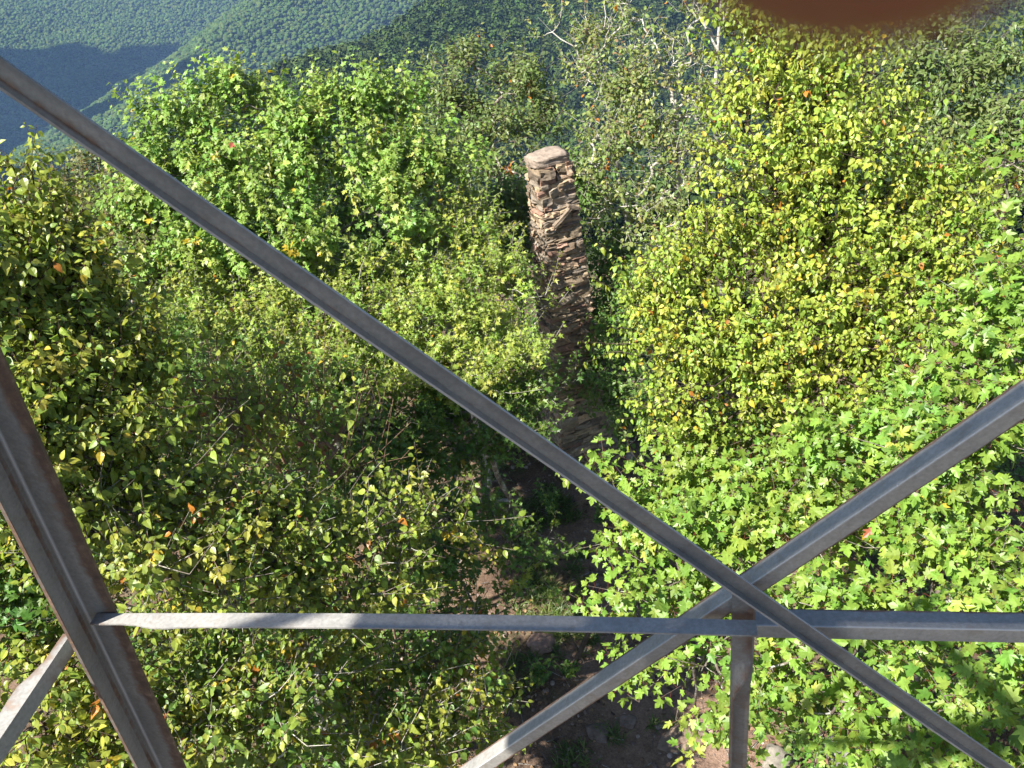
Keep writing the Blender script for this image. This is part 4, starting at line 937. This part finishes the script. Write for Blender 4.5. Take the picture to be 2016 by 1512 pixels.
# unseen boards added above the viewer, set sunward only to shade the braces
WOOD, t, out = mat('grey_shade_boards')
principled(t, out, ramp(t, noise(t, 14, 5, .6), [(.3, (.16, .14, .12)), (.7, (.30, .27, .23))]), .85, 0, .2)
def boxm(mb, c, ax, ay, az_, h):
    v = np.array([[sx, sy, sz] for sx in (-1, 1) for sy in (-1, 1) for sz in (-1, 1)], float) * np.array(h)
    f = [[0, 1, 3, 2], [4, 6, 7, 5], [0, 4, 5, 1], [2, 3, 7, 6], [0, 2, 6, 4], [1, 5, 7, 3]]
    mb.add(c + v[:, 0:1] * ax + v[:, 1:2] * ay + v[:, 2:3] * az_, f)
def timber(name, pa, pb, w_, up_=5.0):
    a_, b_ = pa + SUNV * up_, pb + SUNV * up_; ax = nrm(b_ - a_); ay = nrm(np.cross(SUNV, ax)); mb = MB()
    n_ = 2
    for k in range(n_):
        boxm(mb, (a_ + b_) / 2 + ay * (k - .5) * w_ / n_, ax, ay, np.cross(ax, ay), (np.linalg.norm(b_ - a_) / 2, w_ / n_ / 2 - .002, .02))
    return rel(mb.build(name, WOOD, tower), tower)
timber('brace_shade_board', fp(-150, 30), fp(2000, 1530), .13, 5.0)
timber('brace_shade_board', fp(2040, 765), fp(985, 1482), .15, 5.2)
timber('strut_shade_board', fp(745, 1226), fp(2050, 1240), .15, 5.1)
timber('shade_batten', fp(1463, 1130), fp(1461, 1560), .11, 5.3)
timber('shade_batten', fp(612, 1180), fp(590, 1290), .075, 5.0)
ez = V(0, 0, 1)

# ------------------------------------------------------------------ photographer's hand
SKIN, t, out = mat('skin')
p = principled(t, out, ramp(t, noise(t, 900, 3), [(.3, (.19, .068, .04)), (.7, (.24, .09, .052))]), .5, 0, .4)
p.inputs['Subsurface Weight'].default_value = .25; p.inputs['Subsurface Radius'].default_value = (.006, .002, .001); p.inputs['Subsurface Scale'].default_value = 1.0
def cp(x, y, z): return CAM + _r * x + _u * y + _f * z     # metres right, up, forward of the lens
tip = cp(.0101, .0168, .0275)
hand = empty('hand', 'blurred reddish fingertip of the photographer poking into the top edge of the view', 'person', tuple(tip))
SK = []  # (pos, radius, parent)
def chain(pts, par_):
    idx = []
    for (p_, r_) in pts: SK.append((p_, r_, par_)); par_ = len(SK) - 1; idx.append(par_)
    return idx
B_ = V(.075, .050, .000)
chain([((.170, -.050, -.20), .033, )], -1)
i0 = chain([((.140, -.005, -.115), .030), ((.125, .02, -.060), .027), ((.112, .045, -.02), .026)], 0)
w_ = i0[1]
kn = {'index': (.085, .055, .012), 'mid': (.102, .060, .016), 'ring': (.120, .058, .014), 'pinky': (.135, .050, .008)}
for nm, tp_ in (('index', [(.055, .058, .026), (.026, .038, .0285), (.0108, .0187, .0278), (.0080, .01195, .0275)]), ('mid', [(.078, .074, .045), (.058, .066, .062), (.05, .052, .066)]),
               ('ring', [(.104, .074, .045), (.088, .066, .062), (.082, .052, .065)]), ('pinky', [(.128, .062, .036), (.118, .056, .052), (.113, .045, .056)])):
    rr_ = [.0105, .0095, .0090, .0090, .0072] if nm != 'pinky' else [.009, .0078, .007, .006]
    chain([(kn[nm], rr_[0])] + [(q, r_) for q, r_ in zip(tp_, rr_[1:])], i0[2])
chain([((.088, .012, -.018), .013), ((.066, -.008, -.004), .010), ((.052, -.018, .008), .0085)], i0[1])
me = bpy.data.meshes.new('hand'); me.from_pydata([tuple(cp(*p_)) for p_, r_, q in SK], [(q, i) for i, (p_, r_, q) in enumerate(SK) if q >= 0], [])
ho = link('hand_skin', me, SKIN, hand); rel(ho, hand)
ho.modifiers.new('skin', 'SKIN'); 
for i, (p_, r_, q) in enumerate(SK):
    me.skin_vertices[0].data[i].radius = (r_, r_); me.skin_vertices[0].data[i].use_root = (i == 0)
ss = ho.modifiers.new('sub', 'SUBSURF'); ss.levels = ss.render_levels = 2
# sleeve
SLV, t, out = mat('sleeve_cloth'); principled(t, out, (.06, .08, .12), .9, 0, .1, bump(t, noise(t, 300, 2), .4, .001))
mb = MB(); pts = [cp(.143, -.008, -.122), cp(.158, -.03, -.16), cp(.185, -.075, -.25), cp(.24, -.2, -.40)]
v, f = tubes(np.array(pts[:-1]), np.array(pts[1:]), [.040, .043, .050], [.043, .050, .062], 16); mb.add(v, f.tolist())
rel(mb.build('sleeve', SLV, hand, True), hand)

# ------------------------------------------------------------------ cloud whose shadow lies on the far slope
CLOUD, t, out = mat('cloud_white'); principled(t, out, (.85, .86, .88), 1.0, 0, 0)
def hit(px, py):
    d = ray(px, py); ts = np.linspace(300, 2600, 1500); P = CAM + d * ts[:, None]; k = np.nonzero(P[:, 2] < height(P[:, 0], P[:, 1]) + 8)[0]
    return P[k[0]] if len(k) else P[-1]
mb = MB(); v, f = ico(3); cz = 620
for (px, py, rad_) in ((-150, 150, 85), (20, 130, 70), (110, 115, 60), (190, 135, 55), (260, 160, 45), (320, 160, 30), (-40, 220, 85), (90, 200, 80), (180, 215, 60), (-150, 300, 90), (20, 290, 60), (240, 200, 40), (-300, 200, 100), (320, 110, 34), (362, 128, 28), (280, 120, 45), (385, 138, 16), (90, 165, 50), (0, 170, 50), (150, 180, 45), (-20, 350, 60), (60, 345, 40), (-150, 420, 90)):
    c = hit(px, py); c = c + SUNV * ((cz - c[2]) / SUNV[2])
    mb.add(c + v * rad_ * (1 + .18 * fbm(v * 1.7 + px, 3, 3))[:, None] * np.array([1, 1, .7]), f.tolist())
tag(mb.build('cloud', CLOUD, None, True), kind='structure')

# ------------------------------------------------------------------ haze
HZ, t, out = mat('haze'); pv = t.nodes.new('ShaderNodeVolumePrincipled')
pv.inputs['Color'].default_value = (.30, .51, .92, 1); pv.inputs['Density'].default_value = .000122; pv.inputs['Anisotropy'].default_value = 0.0
t.links.new(pv.outputs[0], out.inputs['Volume'])
mb = MB(); boxm(mb, V(0, 1450, -190), V(1, 0, 0), V(0, 1, 0), V(0, 0, 1), (2800, 1650, 206)); o = mb.build('haze', HZ)
tag(o, 'thin blue air between the tower and the far hills', 'haze', kind='stuff')
